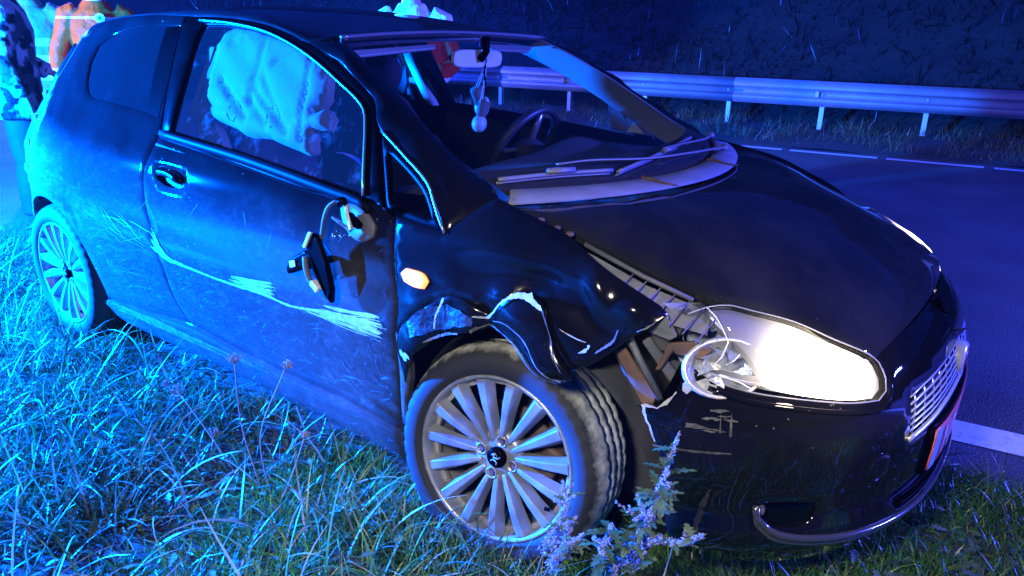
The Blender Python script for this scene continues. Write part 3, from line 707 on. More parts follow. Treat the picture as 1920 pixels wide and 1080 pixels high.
# rear closing panels (not seen from the photograph's side)
hv = [(-2.70, -.52, 1.27), (-2.84, -.58, 1.10), (-2.93, -.60, .90), (-2.99, -.60, .66), (-3.06, 0, .66), (-2.99, .60, .66), (-2.93, .60, .90), (-2.84, .58, 1.10), (-2.70, .52, 1.27), (-2.74, 0, 1.30)]
tg = patch3('tailgate', hv, [(-3.02, 0, .95), (-2.90, 0, 1.12)], PT, car, (-1, 0, .3), .06)
bvp = [(-2.985, -.60, .65), (-3.0, -.56, .45), (-2.97, -.56, .2), (-3.03, 0, .2), (-2.97, .56, .2), (-3.0, .56, .45), (-2.985, .60, .65), (-3.06, 0, .65)]
patch3('rear_bumper', bvp, [(-3.08, 0, .45)], PT, car, (-1, 0, 0), .06)

# roof, pillars, screen
edge = np.stack([sX(np.linspace(0, 1, 9)), -sY(np.linspace(0, 1, 9)), sZ(np.linspace(0, 1, 9))], 1)      # right edge of the screen, bottom to top
dl = on(side, [(-.983, 1.324), (-1.082, 1.347), (-1.235, 1.375), (-1.40, 1.391), (-1.567, 1.398), (-1.725, 1.398), (-2.0, 1.398), (-2.3, 1.378), (-2.53, 1.339), (-2.64, 1.285), (-2.69, 1.24)])
topc = screen(np.linspace(-1, 1, 15), np.ones(15)) + np.array([-.004, 0, .004])
rear_edge = np.array([(-2.72, -.25, 1.285), (-2.73, 0, 1.29), (-2.72, .25, 1.285)])
rb = np.concatenate([topc[::-1], dl, rear_edge, mir(dl)[::-1]])
ri = [(-1.2, 0, 1.402), (-1.5, 0, 1.432), (-1.9, 0, 1.437), (-2.3, 0, 1.405), (-2.55, 0, 1.36), (-1.25, .35, 1.396), (-1.25, -.35, 1.396), (-1.7, .38, 1.424), (-1.7, -.38, 1.424), (-2.2, .38, 1.402), (-2.2, -.38, 1.402)]
roof = patch3('roof', rb, ri, PT, car, (0, 0, 1), .07, step=.05)
mb = MB(); mb.tube(screen(np.linspace(-1.0, 1.0, 40), np.full(40, 1.0)) + np.array([.002, 0, .003]), .0065, 6); mb.build('screen_trim', M['trim'], roof)
hl = rb * np.array([.97, .95, 1]) + np.array([-.05, 0, -.035]); patch3('headlining', hl, [(x, y, z - .035) for x, y, z in ri], M['interior_grey'], car, (0, 0, 1), .12, flange=0)
an = MB(); an.tube([(-2.45, 0, 1.385), (-2.55, 0, 1.44), (-2.72, 0, 1.60)], [.012, .005, .003], 6); an.build('aerial', M['rubber'], roof)
pil_out = on(side, [(-.983, 1.322), (-.844, 1.281), (-.72, 1.230), (-.62, 1.178), (-.585, 1.13), (-.553, 1.104), (-.434, 1.051), (-.328, .996), (-.290, .958), (-.234, .896)])
for my in (False, True):
    b = np.concatenate([edge[::-1], [(-.156, -.695, .976)], pil_out[::-1]]); mid = [( -.80, -.615, 1.29), (-.60, -.665, 1.19), (-.42, -.705, 1.09), (-.27, -.732, 1.01)]
    q = lambda P: mir(P) if my else np.asarray(P)
    patch3('pillar', q(b), q(mid), PW_, car, (.3, 1 if my else -1, .6), .035)
gu = [(u, 1.0) for u in np.linspace(-1, 1, 12)] + [(1, v) for v in np.linspace(.95, 0, 12)] + [(u, -.0) for u in np.linspace(.95, -1, 20)] + [(-1, v) for v in np.linspace(.05, .95, 11)]
ws_ = panel('windscreen', screen, gu, M['glass'], car, .12, step=.2, gap=0, flange=0, outward=(1, 0, 1))
bb = [(u, .062 + .025 * (1 - u * u)) for u in np.linspace(-.985, .985, 24)] + [(u, -.035) for u in np.linspace(.985, -.985, 30)]
panel('screen_black_band', screen, bb, M['dark_screen'], ws_, .06, step=.1, gap=0, flange=0, off=-.004, outward=(1, 0, 1))
# bonnet and cowl
cow = lambda y, k=0: np.stack([-.120 + .235 * (1 - (y / .70) ** 2), y, .965 + 0 * y], -1)
hood_side = np.array([(-.045, -.70, .953), (.114, -.685, .917), (.234, -.668, .876), (.345, -.645, .838), (.40, -.63, .826), (.47, -.596, .808), (.551, -.544, .782), (.627, -.509, .751), (.699, -.449, .714)])
nose = np.array([(.708, -.427, .700), (.732, -.22, .716), (.740, 0, .721), (.732, .22, .716), (.708, .427, .700)])
cy = np.linspace(-.70, .70, 19)
hb = np.concatenate([cow(cy)[::-1] + np.array([-.025, 0, -.013]), hood_side, nose, mir(hood_side)[::-1]])
hi = [(.25, 0, .935), (.45, 0, .872), (.62, 0, .797), (.25, .36, .922), (.25, -.36, .922), (.48, .34, .85), (.48, -.34, .85), (.08, .52, .952), (.08, -.52, .952)]
bonnet = patch3('bonnet', hb, hi, PT, car, (0, 0, 1), .05, bev=.006, flange=.02, gap=.004)
scr0 = screen(np.linspace(1, -1, 25), np.full(25, .0)) + np.array([-.005, 0, -.008])
cb_ = np.concatenate([cow(cy) + np.array([0, 0, .003]), screen(np.linspace(.97, -.97, 25), np.full(25, 0.)) * np.array([1, 1, 1]) + np.array([.028, 0, -.004]) * 1])
cowl = patch3('cowl_panel', cb_, [], M['grey_plastic'], car, (0, 0, 1), .05, lam=1e-3, flange=.006, bev=.0015)
dk = MB()
for u_ in (-.36, .30): 
    pts = [screen(np.array(u_ + .01 * math.sin(7 * t)), np.array(0.)) * np.array([1, 1, 1]) + np.array([.03 + .10 * t, .02 * t, -.001 - .012 * t]) for t in np.linspace(0, 1, 6)]
    dk.tube(pts, [.006, .005, .004, .003, .003, .002], 5)
dk.build('cowl_clip', M['brown_part'], cowl)
def on_screen(q, off=.012):
    q = np.asarray(q, float); P = screen(q[:, 0], q[:, 1]); return P + np.array([.55, 0, .8]) * off
def wiper(arm, blade, offs):
    A = MB(); a = resample(on_screen(arm, .03), .03, closed=False); A.tube(a, [.0085 - .0045 * i / len(a) for i in range(len(a))], 6, .55, (0, 0, 1)); o = A.build('wiper', M['wiper'], car)
    Bm = MB(); b = resample(on_screen(blade, .012), .03, closed=False); Bm.tube(b, .006, 6, 1.1, (.5, 0, .8)); Bm.tube(b + np.array([-.006, 0, -.010]), .004, 4); Bm.build('wiper_blade', M['wiper'], o)
    c = MB(); m_ = (blade[0][0] + blade[-1][0]) / 2; k = on_screen([(m_ - .06, np.interp(m_, sorted([p[0] for p in blade]), [p[1] for p in sorted(blade)])), (m_ + .06, np.interp(m_, sorted([p[0] for p in blade]), [p[1] for p in sorted(blade)]))], .024); c.tube(k, .0085, 6); c.build('wiper_joint', M['wiper'], o)
    d_ = MB(); d_.ell(a[0], (.016, .016, .012)); d_.build('wiper_pivot', M['wiper'], o)
wiper([(.62, -.035), (.45, -.012), (.15, .012), (-.22, .028), (-.55, .046), (-.71, .040)], [(-.976, .012), (-.737, .023), (-.452, .018)], 0)
wiper([(.80, .006), (.62, .018), (.42, .034), (.22, .046), (.007, .050)], [(-.438, .010), (-.065, .043), (.565, .052)], 0)

# right front wing, crushed
fend_low = [(-.367, .45), (-.326, .558), (-.296, .571), (-.245, .615), (-.179, .651), (-.112, .675), (-.064, .698), (-.037, .691), (.015, .674), (.067, .641), (.115, .613), (.129, .609), (.169, .63), (.209, .67), (.233, .692), (.278, .736), (.30, .757), (.329, .787), (.351, .813)]
crease = [(-.371, .577), (-.346, .629), (-.299, .669), (-.239, .719), (-.192, .747), (-.148, .747), (-.111, .732), (-.075, .719), (-.04, .758), (-.002, .788), (.036, .798), (.075, .782), (.098, .727), (.125, .675), (.160, .640)]
wing_top = [(.331, .826), (.265, .854), (.193, .882), (.081, .931), (-.05, .960), (-.156, .980), (-.20, .930), (-.234, .894), (-.405, .908), (-.397, .82), (-.380, .693)]
def G(P, x, z, a, rx, rz, rot=0.):
    dx, dz = P[:, 0] - x, P[:, 1] - z; c, s = math.cos(rot), math.sin(rot); u = (c * dx + s * dz) / rx; v = (-s * dx + c * dz) / rz
    return a * np.exp(-u * u - v * v)
def dents(P):
    d = G(P, .10, .83, -.030, .10, .05, -.3) + G(P, .22, .77, -.022, .06, .07, .6) + G(P, .285, .805, .016, .05, .022, -.5) + G(P, -.06, .82, -.016, .12, .05, .2) + G(P, .02, .875, .010, .14, .018, -.1)
    cr = lambda x0, z0, x1, z1, a, s: a * np.exp(-np.abs(((P[:, 0] - x0) * (z1 - z0) - (P[:, 1] - z0) * (x1 - x0)) / math.hypot(x1 - x0, z1 - z0)) / s) * np.clip(1.3 - np.abs(2 * (((P[:, 0] - x0) * (x1 - x0) + (P[:, 1] - z0) * (z1 - z0)) / ((x1 - x0) ** 2 + (z1 - z0) ** 2)) - 1), 0, 1)
    d += cr(.175, .872, .225, .765, .016, .022) + cr(.215, .785, .335, .822, .018, .020) + cr(-.20, .88, .12, .87, .008, .03) + cr(-.02, .80, .10, .845, -.014, .03) + cr(.06, .86, .16, .80, .010, .018) + cr(-.25, .80, -.12, .745, .010, .02)
    d += -.20 * np.clip(P[:, 0] - .21, 0, 1) ** 1.15
    d += G(P, .19, .845, .014, .018, .05, .5) + G(P, -.30, .70, .012, .06, .03, .8) + G(P, -.02, .775, .016, .07, .02, 0) + G(P, -.18, .735, .012, .06, .02, 0) + G(P, -.085, .735, -.012, .025, .04, 0)
    return d
wing_poly = [(-.378, .60)] + crease[1:] + fend_low[13:] + wing_top
fw = panel('front_wing', wing, wing_poly, PW_, car, .022, gap=.003, bev=.003, disp=dents, outward=(0, -1, .3), corner=30)
lowband = list(reversed(crease)) + fend_low[:13]
def lipd(P):
    t = np.clip((.79 - P[:, 1]) / .2, 0, 1)
    return .012 + .010 * np.sin(P[:, 0] * 38) * t + G(P, .11, .64, .030, .06, .05) + G(P, .02, .74, .014, .05, .03) + G(P, -.075, .70, -.016, .03, .05) + G(P, -.22, .69, .014, .07, .04) + G(P, -.33, .58, .012, .05, .06)
al = panel('crushed_arch_lip', wing, lowband, PW_, car, .018, gap=.001, bev=.003, disp=lipd, outward=(0, -1, .2), corner=30)
def ribbon(name, F, pts, w, m, parent, off=.004, disp=None, res=.02, jag=.25):
    """torn strip along a line on a surface, with a ragged edge"""
    c = resample(np.array(pts, float), res, closed=False); t = np.gradient(c, axis=0); n = np.stack([-t[:, 1], t[:, 0]], 1); n /= np.linalg.norm(n, axis=1, keepdims=True)
    k = len(c); ww = np.interp(np.linspace(0, 1, k), np.linspace(0, 1, len(w)), w) if isinstance(w, (list, tuple)) else np.full(k, w)
    a = c + n * (ww * (1 + jag * RNG.normal(0, 1, k)))[:, None] * .5; b = c - n * (ww * (1 + jag * RNG.normal(0, 1, k)))[:, None] * .5
    P = np.concatenate([a, b]); X = F(P[:, 0], P[:, 1]); X[:, 1] -= off * (1 if X[0, 1] < 0 else -1)
    if disp is not None: X[:, 1] -= disp(P)
    return mesh(name, X, [(i, i + 1, k + i + 1, k + i) for i in range(k - 1)], m, parent)
ribbon('torn_edge', wing, [(-.11, .715), (-.075, .716), (-.055, .735), (-.02, .775), (.02, .797), (.05, .797), (.085, .775)], [.003, .008, .004, .006, .012, .020, .006], M['scuff'], al, .008, lipd, .008)
ribbon('torn_edge', wing, [(.085, .775), (.105, .727), (.125, .68), (.150, .645)], [.004, .0025, .002, .002], M['scuff_dull'], al, .006, lipd, .01)
ribbon('torn_edge', wing, [(-.20, .742), (-.215, .70), (-.228, .655)], [.007, .005, .003], M['scuff'], al, .008, lipd, .008)
ribbon('torn_edge', wing, [(-.26, .612), (-.225, .632), (-.19, .650), (-.15, .662)], [.003, .007, .006, .003], M['scuff_mid'], al, .006, lipd, .004, .3)
ribbon('torn_edge', wing, [(-.115, .677), (-.07, .70), (-.02, .690), (.03, .668), (.08, .635), (.12, .615), (.16, .628)], [.007, .004, .003, .003, .003, .003, .003], M['scuff_dull'], al, .006, lipd, .008, .4)
ribbon('torn_edge', wing, [(-.355, .56), (-.335, .545), (-.31, .568)], [.01, .022, .012], M['scuff'], al, .004, lipd, .006, .5)
ribbon('torn_edge', wing, [(.215, .70), (.232, .716), (.252, .735), (.262, .765)], [.003, .006, .005, .002], M['scuff_mid'], fw, .006, None, .004, .22)
ribbon('torn_edge', wing, [(.12, .735), (.155, .722), (.185, .715)], [.0015, .003, .0015], M['scuff'], fw, .004, dents, .01)
ribbon('torn_edge', wing, [(-.06, .712), (-.01, .722), (.04, .700), (.085, .655), (.12, .628), (.15, .622)], [.001, .0025, .003, .002, .004, .006], M['scuff_mid'], al, .007, lipd, .008, .3)
ribbon('torn_edge', wing, [(.175, .690), (.19, .70), (.20, .715)], [.003, .008, .004], M['scuff'], fw, .006, None, .005, .4)
ribbon('torn_edge', wing, [(.295, .762), (.315, .775), (.33, .79)], [.002, .005, .003], M['scuff_mid'], fw, .004, dents, .005, .4)
ribbon('scuffed_patch', wing, [(-.31, .635), (-.25, .672), (-.17, .70), (-.11, .70)], [.04, .065, .06, .02], M['scuff_dark'], al, .005, lipd, .01, .06)
# strip of wing left between door and wheel
panel('front_wing_remnant', side, [(-.408, .30), (-.384, .472), (-.379, .60), (-.372, .585), (-.352, .545), (-.350, .47), (-.372, .40), (-.385, .34), (-.395, .29)], M['scuff_dull'], fw, .02, gap=.001, flange=.02)
# left front wing, whole
wl = [(-.398, .30), (-.37, .29)] + [(0 - .365 * math.cos(math.radians(a)), .32 + .345 * math.sin(math.radians(a))) for a in range(0, 170, 10)] + [(.37, .60), (.36, .80)] + wing_top[1:]
panel('front_wing', wing, wl, PW_, car, .05, my=True, outward=(0, -1, .3))
# side repeater
bl = panel('side_repeater', wing, [(-.356, .769), (-.342, .781), (-.286, .778), (-.270, .765), (-.279, .748), (-.312, .746), (-.346, .753)], M['amber'], car, .015, gap=0, off=.010, bev=.004, flange=.01, outward=(0, -1, .2))

# exposed parts between wing and lamp
iw = MB()
iw.add([(-.02, -.70, .915), (.12, -.69, .88), (.26, -.675, .83), (.40, -.64, .79), (.42, -.70, .76), (.28, -.755, .79), (.12, -.755, .85), (-.02, -.74, .90)], [(0, 1, 6, 7), (1, 2, 5, 6), (2, 3, 4, 5)])
inner = iw.build('inner_wing', M['bright_plastic'], car, False)
for k in range(3, 10):
    t = k / 8; a_ = Vector((.125 + .26 * t, -.690 + .045 * t, .886 - .088 * t)); b_ = Vector((.125 + .26 * t, -.752, .856 - .085 * t)); r_ = MB(); r_.tube([a_, b_], .0020, 4); r_.build('inner_wing_rib', M['bare_plastic'], inner, False)
rr = MB(); rr.tube([(.10, -.692, .902), (.25, -.672, .848), (.36, -.648, .812)], .006, 6); rr.build('seal_strip', M['bare_plastic'], inner)
for p in ((-.01, -.715, .945), (.035, -.715, .934), (.07, -.712, .925)):
    b_ = MB(); b_.ell(p, (.010, .010, .007)); b_.build('wing_screw', M['brake'], inner)
def slab(name, pts, thick, m, parent, nrm=(.3, -1, .2)):
    nrm = Vector(nrm).normalized(); P = [Vector(p) for p in pts]; n = len(P)
    V = P + [p - nrm * thick for p in P]; F = [tuple(range(n)), tuple(range(2 * n - 1, n - 1, -1))] + [(i, n + i, n + (i + 1) % n, (i + 1) % n) for i in range(n)]
    return bevel(mesh(name, V, F, m, parent, False), .003, 1)
# broken clips, bracket and ducts seen through the hole (points lie on planes of constant y)
slab('lamp_bracket', [(.338, -.735, .80), (.368, -.735, .755), (.352, -.74, .742), (.300, -.745, .752), (.312, -.745, .775)], .014, M['bare_plastic'], inner)
slab('lamp_bracket', [(.345, -.725, .73), (.36, -.72, .705), (.42, -.70, .70), (.43, -.69, .725), (.395, -.705, .74)], .02, M['brown_part'], inner)
slab('lamp_bracket', [(.345, -.725, .73), (.36, -.72, .72), (.335, -.73, .665), (.322, -.735, .66)], .02, M['brown_part'], inner)
slab('duct_plate', [(.225, -.75, .69), (.25, -.75, .705), (.335, -.735, .60), (.325, -.74, .575), (.30, -.745, .575)], .016, M['brown_part'], inner)
slab('duct_plate', [(.21, -.74, .70), (.225, -.745, .69), (.30, -.74, .565), (.285, -.735, .56)], .02, M['liner'], inner)
slab('duct_plate', [(.285, -.735, .72), (.30, -.73, .735), (.40, -.69, .61), (.385, -.70, .585)], .015, M['bare_plastic'], inner)
slab('duct_plate', [(.33, -.70, .68), (.41, -.67, .67), (.40, -.68, .60), (.36, -.70, .58)], .01, M['liner'], inner)
slab('duct_plate', [(.29, -.71, .78), (.36, -.69, .77), (.35, -.70, .70), (.30, -.72, .70)], .01, M['liner'], inner)
slab('lamp_mount', [(.375, -.72, .69), (.40, -.71, .655), (.385, -.72, .60), (.345, -.745, .60), (.36, -.735, .64)], .012, M['black_plastic'], inner)
mb = MB(); mb.tube([(.255, -.752, .74), (.30, -.748, .67), (.345, -.738, .60)], .009, 6); mb.build('cable_duct', M['bare_plastic'], inner)
mb = MB(); mb.tube([(.24, -.752, .735), (.27, -.76, .75), (.29, -.757, .768)], [.012, .017, .006], 6, .5); mb.build('torn_liner', M['brown_part'], inner)

M['lens_edge'] = mat('lens_edge', (.22, .23, .26), .2)
M['lip'] = mat('lip_gloss', (.030, .031, .034), .18, 0, 1.)
# front bumper
right = [(.958, .673), (.973, .629), (1.009, .589), (1.043, .592), (1.023, .553), (1.0, .51), (.987, .469), (.978, .421), (.972, .366), (.958, .30), (.94, .22)]
lamp_low = [(.942, .681), (.905, .663), (.821, .646), (.701, .632), (.57, .616), (.491, .611), (.464, .628), (.455, .658), (.460, .69)]
gril = [(.385, .602), (.322, .615), (.222, .625), (.089, .632), (0, .634), (-.089, .632), (-.222, .625), (-.322, .615), (-.385, .602), (-.372, .488), (-.281, .502), (-.16, .521), (-.03, .530), (.03, .530), (.16, .521), (.281, .502), (.372, .488)]
fogp = [(.776, .382), (.762, .389), (.698, .391), (.632, .387), (.623, .361), (.633, .339), (.679, .327), (.728, .331), (.760, .349)]
intake = [(.40, .345), (.20, .350), (-.20, .350), (-.40, .345), (-.37, .300), (0, .292), (.37, .300)]
bp = list(right) + [(.7, .20), (.3, .20), (0, .20), (-.3, .20), (-.7, .20), (-.94, .22), (-.958, .30), (-.972, .366), (-.98, .47), (-1.0, .60), (-.97, .67)] + [(-a, b) for a, b in lamp_low] + [(-.43, .700), (-.30, .713), (-.15, .719), (0, .721), (.15, .719), (.30, .713), (.43, .700)] + list(reversed(lamp_low))
neg = lambda q: [(-a, b) for a, b in q]
bumper = panel('front_bumper', bump, bp, PF, car, .028, holes=[gril, fogp, neg(fogp), intake], bev=.005, flange=.02, gap=.002, corner=30)
gb = panel('grille', bump, gril, M['dark_screen'], bumper, .04, off=-.03, flange=0, gap=-.02)
for k in range(7):
    t = k / 6; S_ = np.linspace(-.375, .375, 31); top = np.interp(np.abs(S_), [0, .09, .22, .32, .385], [.634, .632, .625, .615, .602]); bot = np.interp(np.abs(S_), [0, .03, .16, .28, .372], [.530, .530, .521, .502, .488])
    z_ = bot + .006 + (top - bot - .012) * t; mb = MB(); P = bump(S_, z_)
    if k == 0: mb.tube(P, .0055, 8, 1.2, (0, 0, 1))
    else: mb.tube(P - np.array([.004, 0, 0]), .0027, 6)
    mb.build('grille_bar', M['chrome'], gb)
for s_ in np.linspace(-.35, .35, 15):
    t_ = np.interp(abs(s_), [0, .09, .22, .32, .385], [.634, .632, .625, .615, .602]); b_ = np.interp(abs(s_), [0, .03, .16, .28, .372], [.530, .530, .521, .502, .488])
    mb = MB(); mb.tube(bump(np.full(4, s_), np.linspace(b_, t_, 4)) - np.array([.006, 0, 0]), .0021, 5); mb.build('grille_bar', M['chrome'], gb)
em = MB(); Vv, Ff = lathe([(0, .008), (.038, .007), (.045, .0), (.045, -.02)], 28); em.add([(h + .845, r, z + .585) for r, h, z in Vv], Ff); eo = em.build('badge', M['chrome'], bumper)
em = MB(); Vv, Ff = lathe([(0, .0095), (.031, .0085), (.031, .004)], 24); em.add([(h + .845, r, z + .585) for r, h, z in Vv], Ff); em.build('badge_field', mat('badge_red', (.25, .03, .05), .3), eo)
panel('lower_grille', bump, intake, M['dark_screen'], bumper, .05, off=-.025, flange=0, gap=-.015)
for z_ in (.312, .330):
    mb = MB(); mb.tube(bump(np.linspace(-.37, .37, 20), np.full(20, z_)) - np.array([.006, 0, 0]), .004, 5); mb.build('grille_bar', M['black_plastic'], bumper)
for sgn in (1, -1):
    q = fogp if sgn > 0 else neg(fogp)
    fg = panel('fog_lamp', bump, q, M['black_plastic'], bumper, .03, off=-.035, flange=0, gap=-.012)
    panel('fog_lens', bump, q, M['lens'], fg, .03, off=-.006, flange=.004, gap=.001)
    mb = MB(); mb.ell(bump(np.array(.745 * sgn), np.array(.365)) * 1 + np.array([-.018, .006 * sgn, 0]), (.012, .014, .018)); mb.build('fog_reflector', M['brown_part'], fg)
    lip = [(.773, .384), (.768, .352), (.738, .325), (.690, .309), (.60, .297), (.477, .288), (.36, .284), (.18, .281), (0, .280)]
    for dz, rr_, m_ in ((0, .009, M['lip']), (-.014, .006, M['lip'])):
        mb = MB(); q = resample([(a * sgn, b + dz) for a, b in lip], .03, closed=False); mb.tube(on(bump, q) + np.array([.001, 0, 0]), rr_, 8); mb.build('bumper_lip', m_, bumper)
# raised rim under the lamps, tow-eye cover, scratches
for sgn in (1, -1):
    mb = MB(); q = resample([(a * sgn, b - .014) for a, b in lamp_low[1:7]] + [(.452 * sgn, .63), (.440 * sgn, .665)], .03, closed=False); mb.tube(on(bump, q), .0065, 8); mb.build('lamp_rim', PF, bumper)
tow = [(.471 + .036 * math.cos(a), .450 + .034 * math.sin(a)) for a in np.linspace(0, 2 * math.pi, 20, False)]
panel('tow_eye_cover', bump, tow, PF, bumper, .02, gap=0, off=.002, flange=.006, bev=.004)
sc = lambda pts, w, m=M['scuff_dull'], j=.35: ribbon('scratch', bump, pts, w, m, bumper, .0022, None, .01, j)
sc([(.96, .645), (.93, .648), (.90, .648), (.885, .650)], [.018, .026, .024, .010], M['scuff'])
for k in range(11):
    s0 = RNG.uniform(.86, .95); z0 = RNG.uniform(.535, .61); sc([(s0, z0), (s0 - RNG.uniform(.02, .05), z0 + RNG.uniform(-.004, .004))], [.002, .006, .002], M['scuff_dull'], .5)
for k in range(4):
    s0 = RNG.uniform(.845, .87); z0 = RNG.uniform(.56, .60); sc([(s0, z0 - .02), (s0 + .002, z0 + .02)], [.004, .001], M['scuff_dull'], .4)
sc([(1.01, .505), (.96, .506), (.922, .508), (.86, .512), (.841, .514)], [.003, .005, .006, .005, .003], M['scuff_dull'])
sc([(.876, .420), (.886, .385), (.893, .345), (.895, .303), (.93, .295)], [.004, .014, .016, .006, .004], M['scuff_dull'])
sc([(.985, .395), (.965, .40), (.95, .375)], [.01, .03, .012], M['scuff_dull'], .5)
sc([(1.043, .594), (1.034, .57), (1.022, .55), (1.005, .515)], [.008, .006, .004, .003], M['scuff'], .5)
sc([(1.04, .594), (1.009, .592), (.985, .615), (.972, .633)], [.008, .004, .006, .004], M['scuff'], .4)
# number plate
ph = panel('plate_holder', bump, [(.262, .360), (.262, .490), (-.262, .490), (-.262, .360)], M['black_plastic'], bumper, .06, gap=0, off=.010, flange=.012, smooth_outline=False)
np_ = panel('number_plate', bump, [(.245, .368), (.245, .478), (-.255, .478), (-.255, .368)], M['plate_field'], ph, .05, gap=0, off=.014, flange=.003, bev=.001, smooth_outline=False)
panel('plate_strip', bump, [(.245, .368), (.245, .478), (.205, .478), (.205, .368)], M['plate_blue'], np_, .05, gap=0, off=.0152, flange=0, smooth_outline=False)
def glyph(strokes, s0, w=.012):
    for (a, b) in strokes:
        c = resample(np.array([(s0 - a[0], a[1]), (s0 - b[0], b[1])]), .012, closed=False); t = (c[-1] - c[0]) / np.linalg.norm(c[-1] - c[0]); n = np.array([-t[1], t[0]]) * w / 2
        P = np.concatenate([c + n, c - n]); k = len(c); X = bump(P[:, 0], P[:, 1]); N_ = X - bump(P[:, 0], P[:, 1]); 
        e = bump(P[:, 0] + 1e-3, P[:, 1]) - bump(P[:, 0] - 1e-3, P[:, 1]); nn = np.stack([-e[:, 1], e[:, 0], 0 * e[:, 0]], 1); nn /= np.linalg.norm(nn, axis=1, keepdims=True); nn *= np.sign(nn[:, :1])
        mesh('plate_character', X + nn * .0162, [(i, i + 1, k + i + 1, k + i) for i in range(k - 1)], M['plate_text'], np_)
lo, hi_ = .385, .462
glyph([((.015, lo), (.015, hi_)), ((.0, hi_ - .02), (.015, hi_))], .178)
glyph([((.0, .422), (.018, .422))], .145)
glyph([((.0, hi_), (.036, hi_)), ((.036, hi_), (.0, lo)), ((.0, lo), (.036, lo))], .11)
# headlamps
upper = np.array([(.372, -.705, .800), (.404, -.660, .811), (.434, -.628, .812), (.475, -.598, .801), (.553, -.546, .779), (.628, -.510, .748), (.699, -.452, .709)])
low3 = on(bump, [(1.013, .766), (.99, .727), (.955, .690), (.93, .676), (.905, .667), (.821, .650), (.701, .637), (.57, .621), (.495, .616), (.468, .632), (.460, .656), (.463, .685)])
low3[:3] += np.array([[.012, -.0, .0], [.008, 0, 0], [.004, 0, 0]])
lb = np.concatenate([upper, low3[::-1]])
for my in (False, True):
    q = (lambda P: mir(P)) if my else (lambda P: np.asarray(P))
    hint = np.array((.6, .55 if my else -.55, .5)); hn = hint / np.linalg.norm(hint)
    hi3 = [(.545, -.625, .735), (.64, -.56, .70), (.45, -.69, .745)]
    house = patch3('headlamp', q(lb), q(hi3), M['lamp_house'], car, hint, .03, off=-.055, flange=0, gap=.004)
    patch3('lamp_lens', q(lb), q(np.array(hi3) + hn * np.array([1, -1, 1]) ** (1 if my else 0) * .004 if False else np.array(hi3)), M['lens'], house, hint, .03, off=-.002, flange=.02, bev=.004, gap=.003)
    bul = [(.60, .548, .771), (.52, .588, .798), (.668, .503, .738)] if my else []
    glow = np.concatenate([upper[1:], low3[::-1][:8], np.array([(.545, -.678, .664), (.522, -.662, .700), (.490, -.662, .735), (.450, -.672, .766), (.412, -.672, .795)])])
    if my: glow = np.concatenate([upper[1:-1] + np.array([.007, -.008, .009]), upper[-1:] + np.array([.002, -.004, .002]), low3[::-1][1:8]])
    patch3('lamp_glow', q(glow), list(q([(.62, -.575, .705)])) + bul, M['lamp_glow'], house, hint, .03, off=-.014 if not my else -.008, flange=.02, gap=.006)
    if not my:
        V = []; F = []; nr, na = 8, 26; c0 = np.array([.468, -.692, .694]); ax = np.array([.62, -.62, .36]); ax = ax / np.linalg.norm(ax); e1 = np.cross(ax, (0, 0, 1.)); e1 /= np.linalg.norm(e1); e2 = np.cross(e1, ax)
        for i in range(nr + 1):
            r_ = .070 * i / nr
            for j in range(na):
                a = 2 * math.pi * j / na; V.append(c0 + e1 * r_ * 1.25 * math.cos(a) + e2 * r_ * .85 * math.sin(a) - ax * (.045 - .045 * (i / nr) ** 2 + .012))
        F = [(i * na + j, i * na + (j + 1) % na, (i + 1) * na + (j + 1) % na, (i + 1) * na + j) for i in range(nr) for j in range(na)]
        rf = mesh('lamp_reflector', V, F, M['lamp_reflector'], house)
        rim = MB(); rim.tube([c0 + e1 * .074 * 1.25 * math.cos(a) + e2 * .074 * .85 * math.sin(a) - ax * .010 for a in np.linspace(0, 2 * math.pi, 29)], .005, 5, cap=False); rim.build('reflector_rim', M['chrome'], rf)
        lr = MB(); lr.tube(resample(lb, .02, closed=True) + hn * .001, .0017, 5, cap=False); lr.build('lens_rim', M['lens_edge'], house)
        for k in range(7):
            a = RNG.uniform(0, 6.28); b = a + RNG.uniform(.6, 2); sh = [c0 + (e1 * 1.2 * math.cos(t) + e2 * .8 * math.sin(t)) * r_ - ax * RNG.uniform(.004, .03) for t, r_ in ((a, .055), (a + .3, .02), (b, .045))]
            s_ = mesh('glass_shard', sh, [(0, 1, 2)], M['lamp_reflector'], house, False)
        tlens = lambda P: np.array(P)
        cr = MB()
        for line in ([(.395, -.672, .812), (.418, -.672, .795), (.436, -.672, .772), (.452, -.672, .745), (.448, -.69, .715), (.435, -.70, .695)], [(.43, -.70, .66), (.455, -.692, .672), (.49, -.685, .668), (.515, -.675, .655)], [(.46, -.69, .70), (.475, -.685, .715), (.482, -.68, .728)]):
            cr.tube(np.array(line) + np.array([.010, -.012, .006]), .0016, 5)
        cr.build('lens_crack', M['white'], house)
for y_ in (-.56, .56):
    if y_ < 0: lamp('bloom_fill', 'POINT', (.755, y_ * 1.27, .76), 6, (1, .80, .55), .035)  # added point lamp ahead of the lens, imitates bloom on bonnet and bumper
    lamp('headlamp_beam', 'SPOT', (.80, y_, .66), 160, (1, .88, .7), .05, (6, y_ * 1.2, .1), 70, .6)

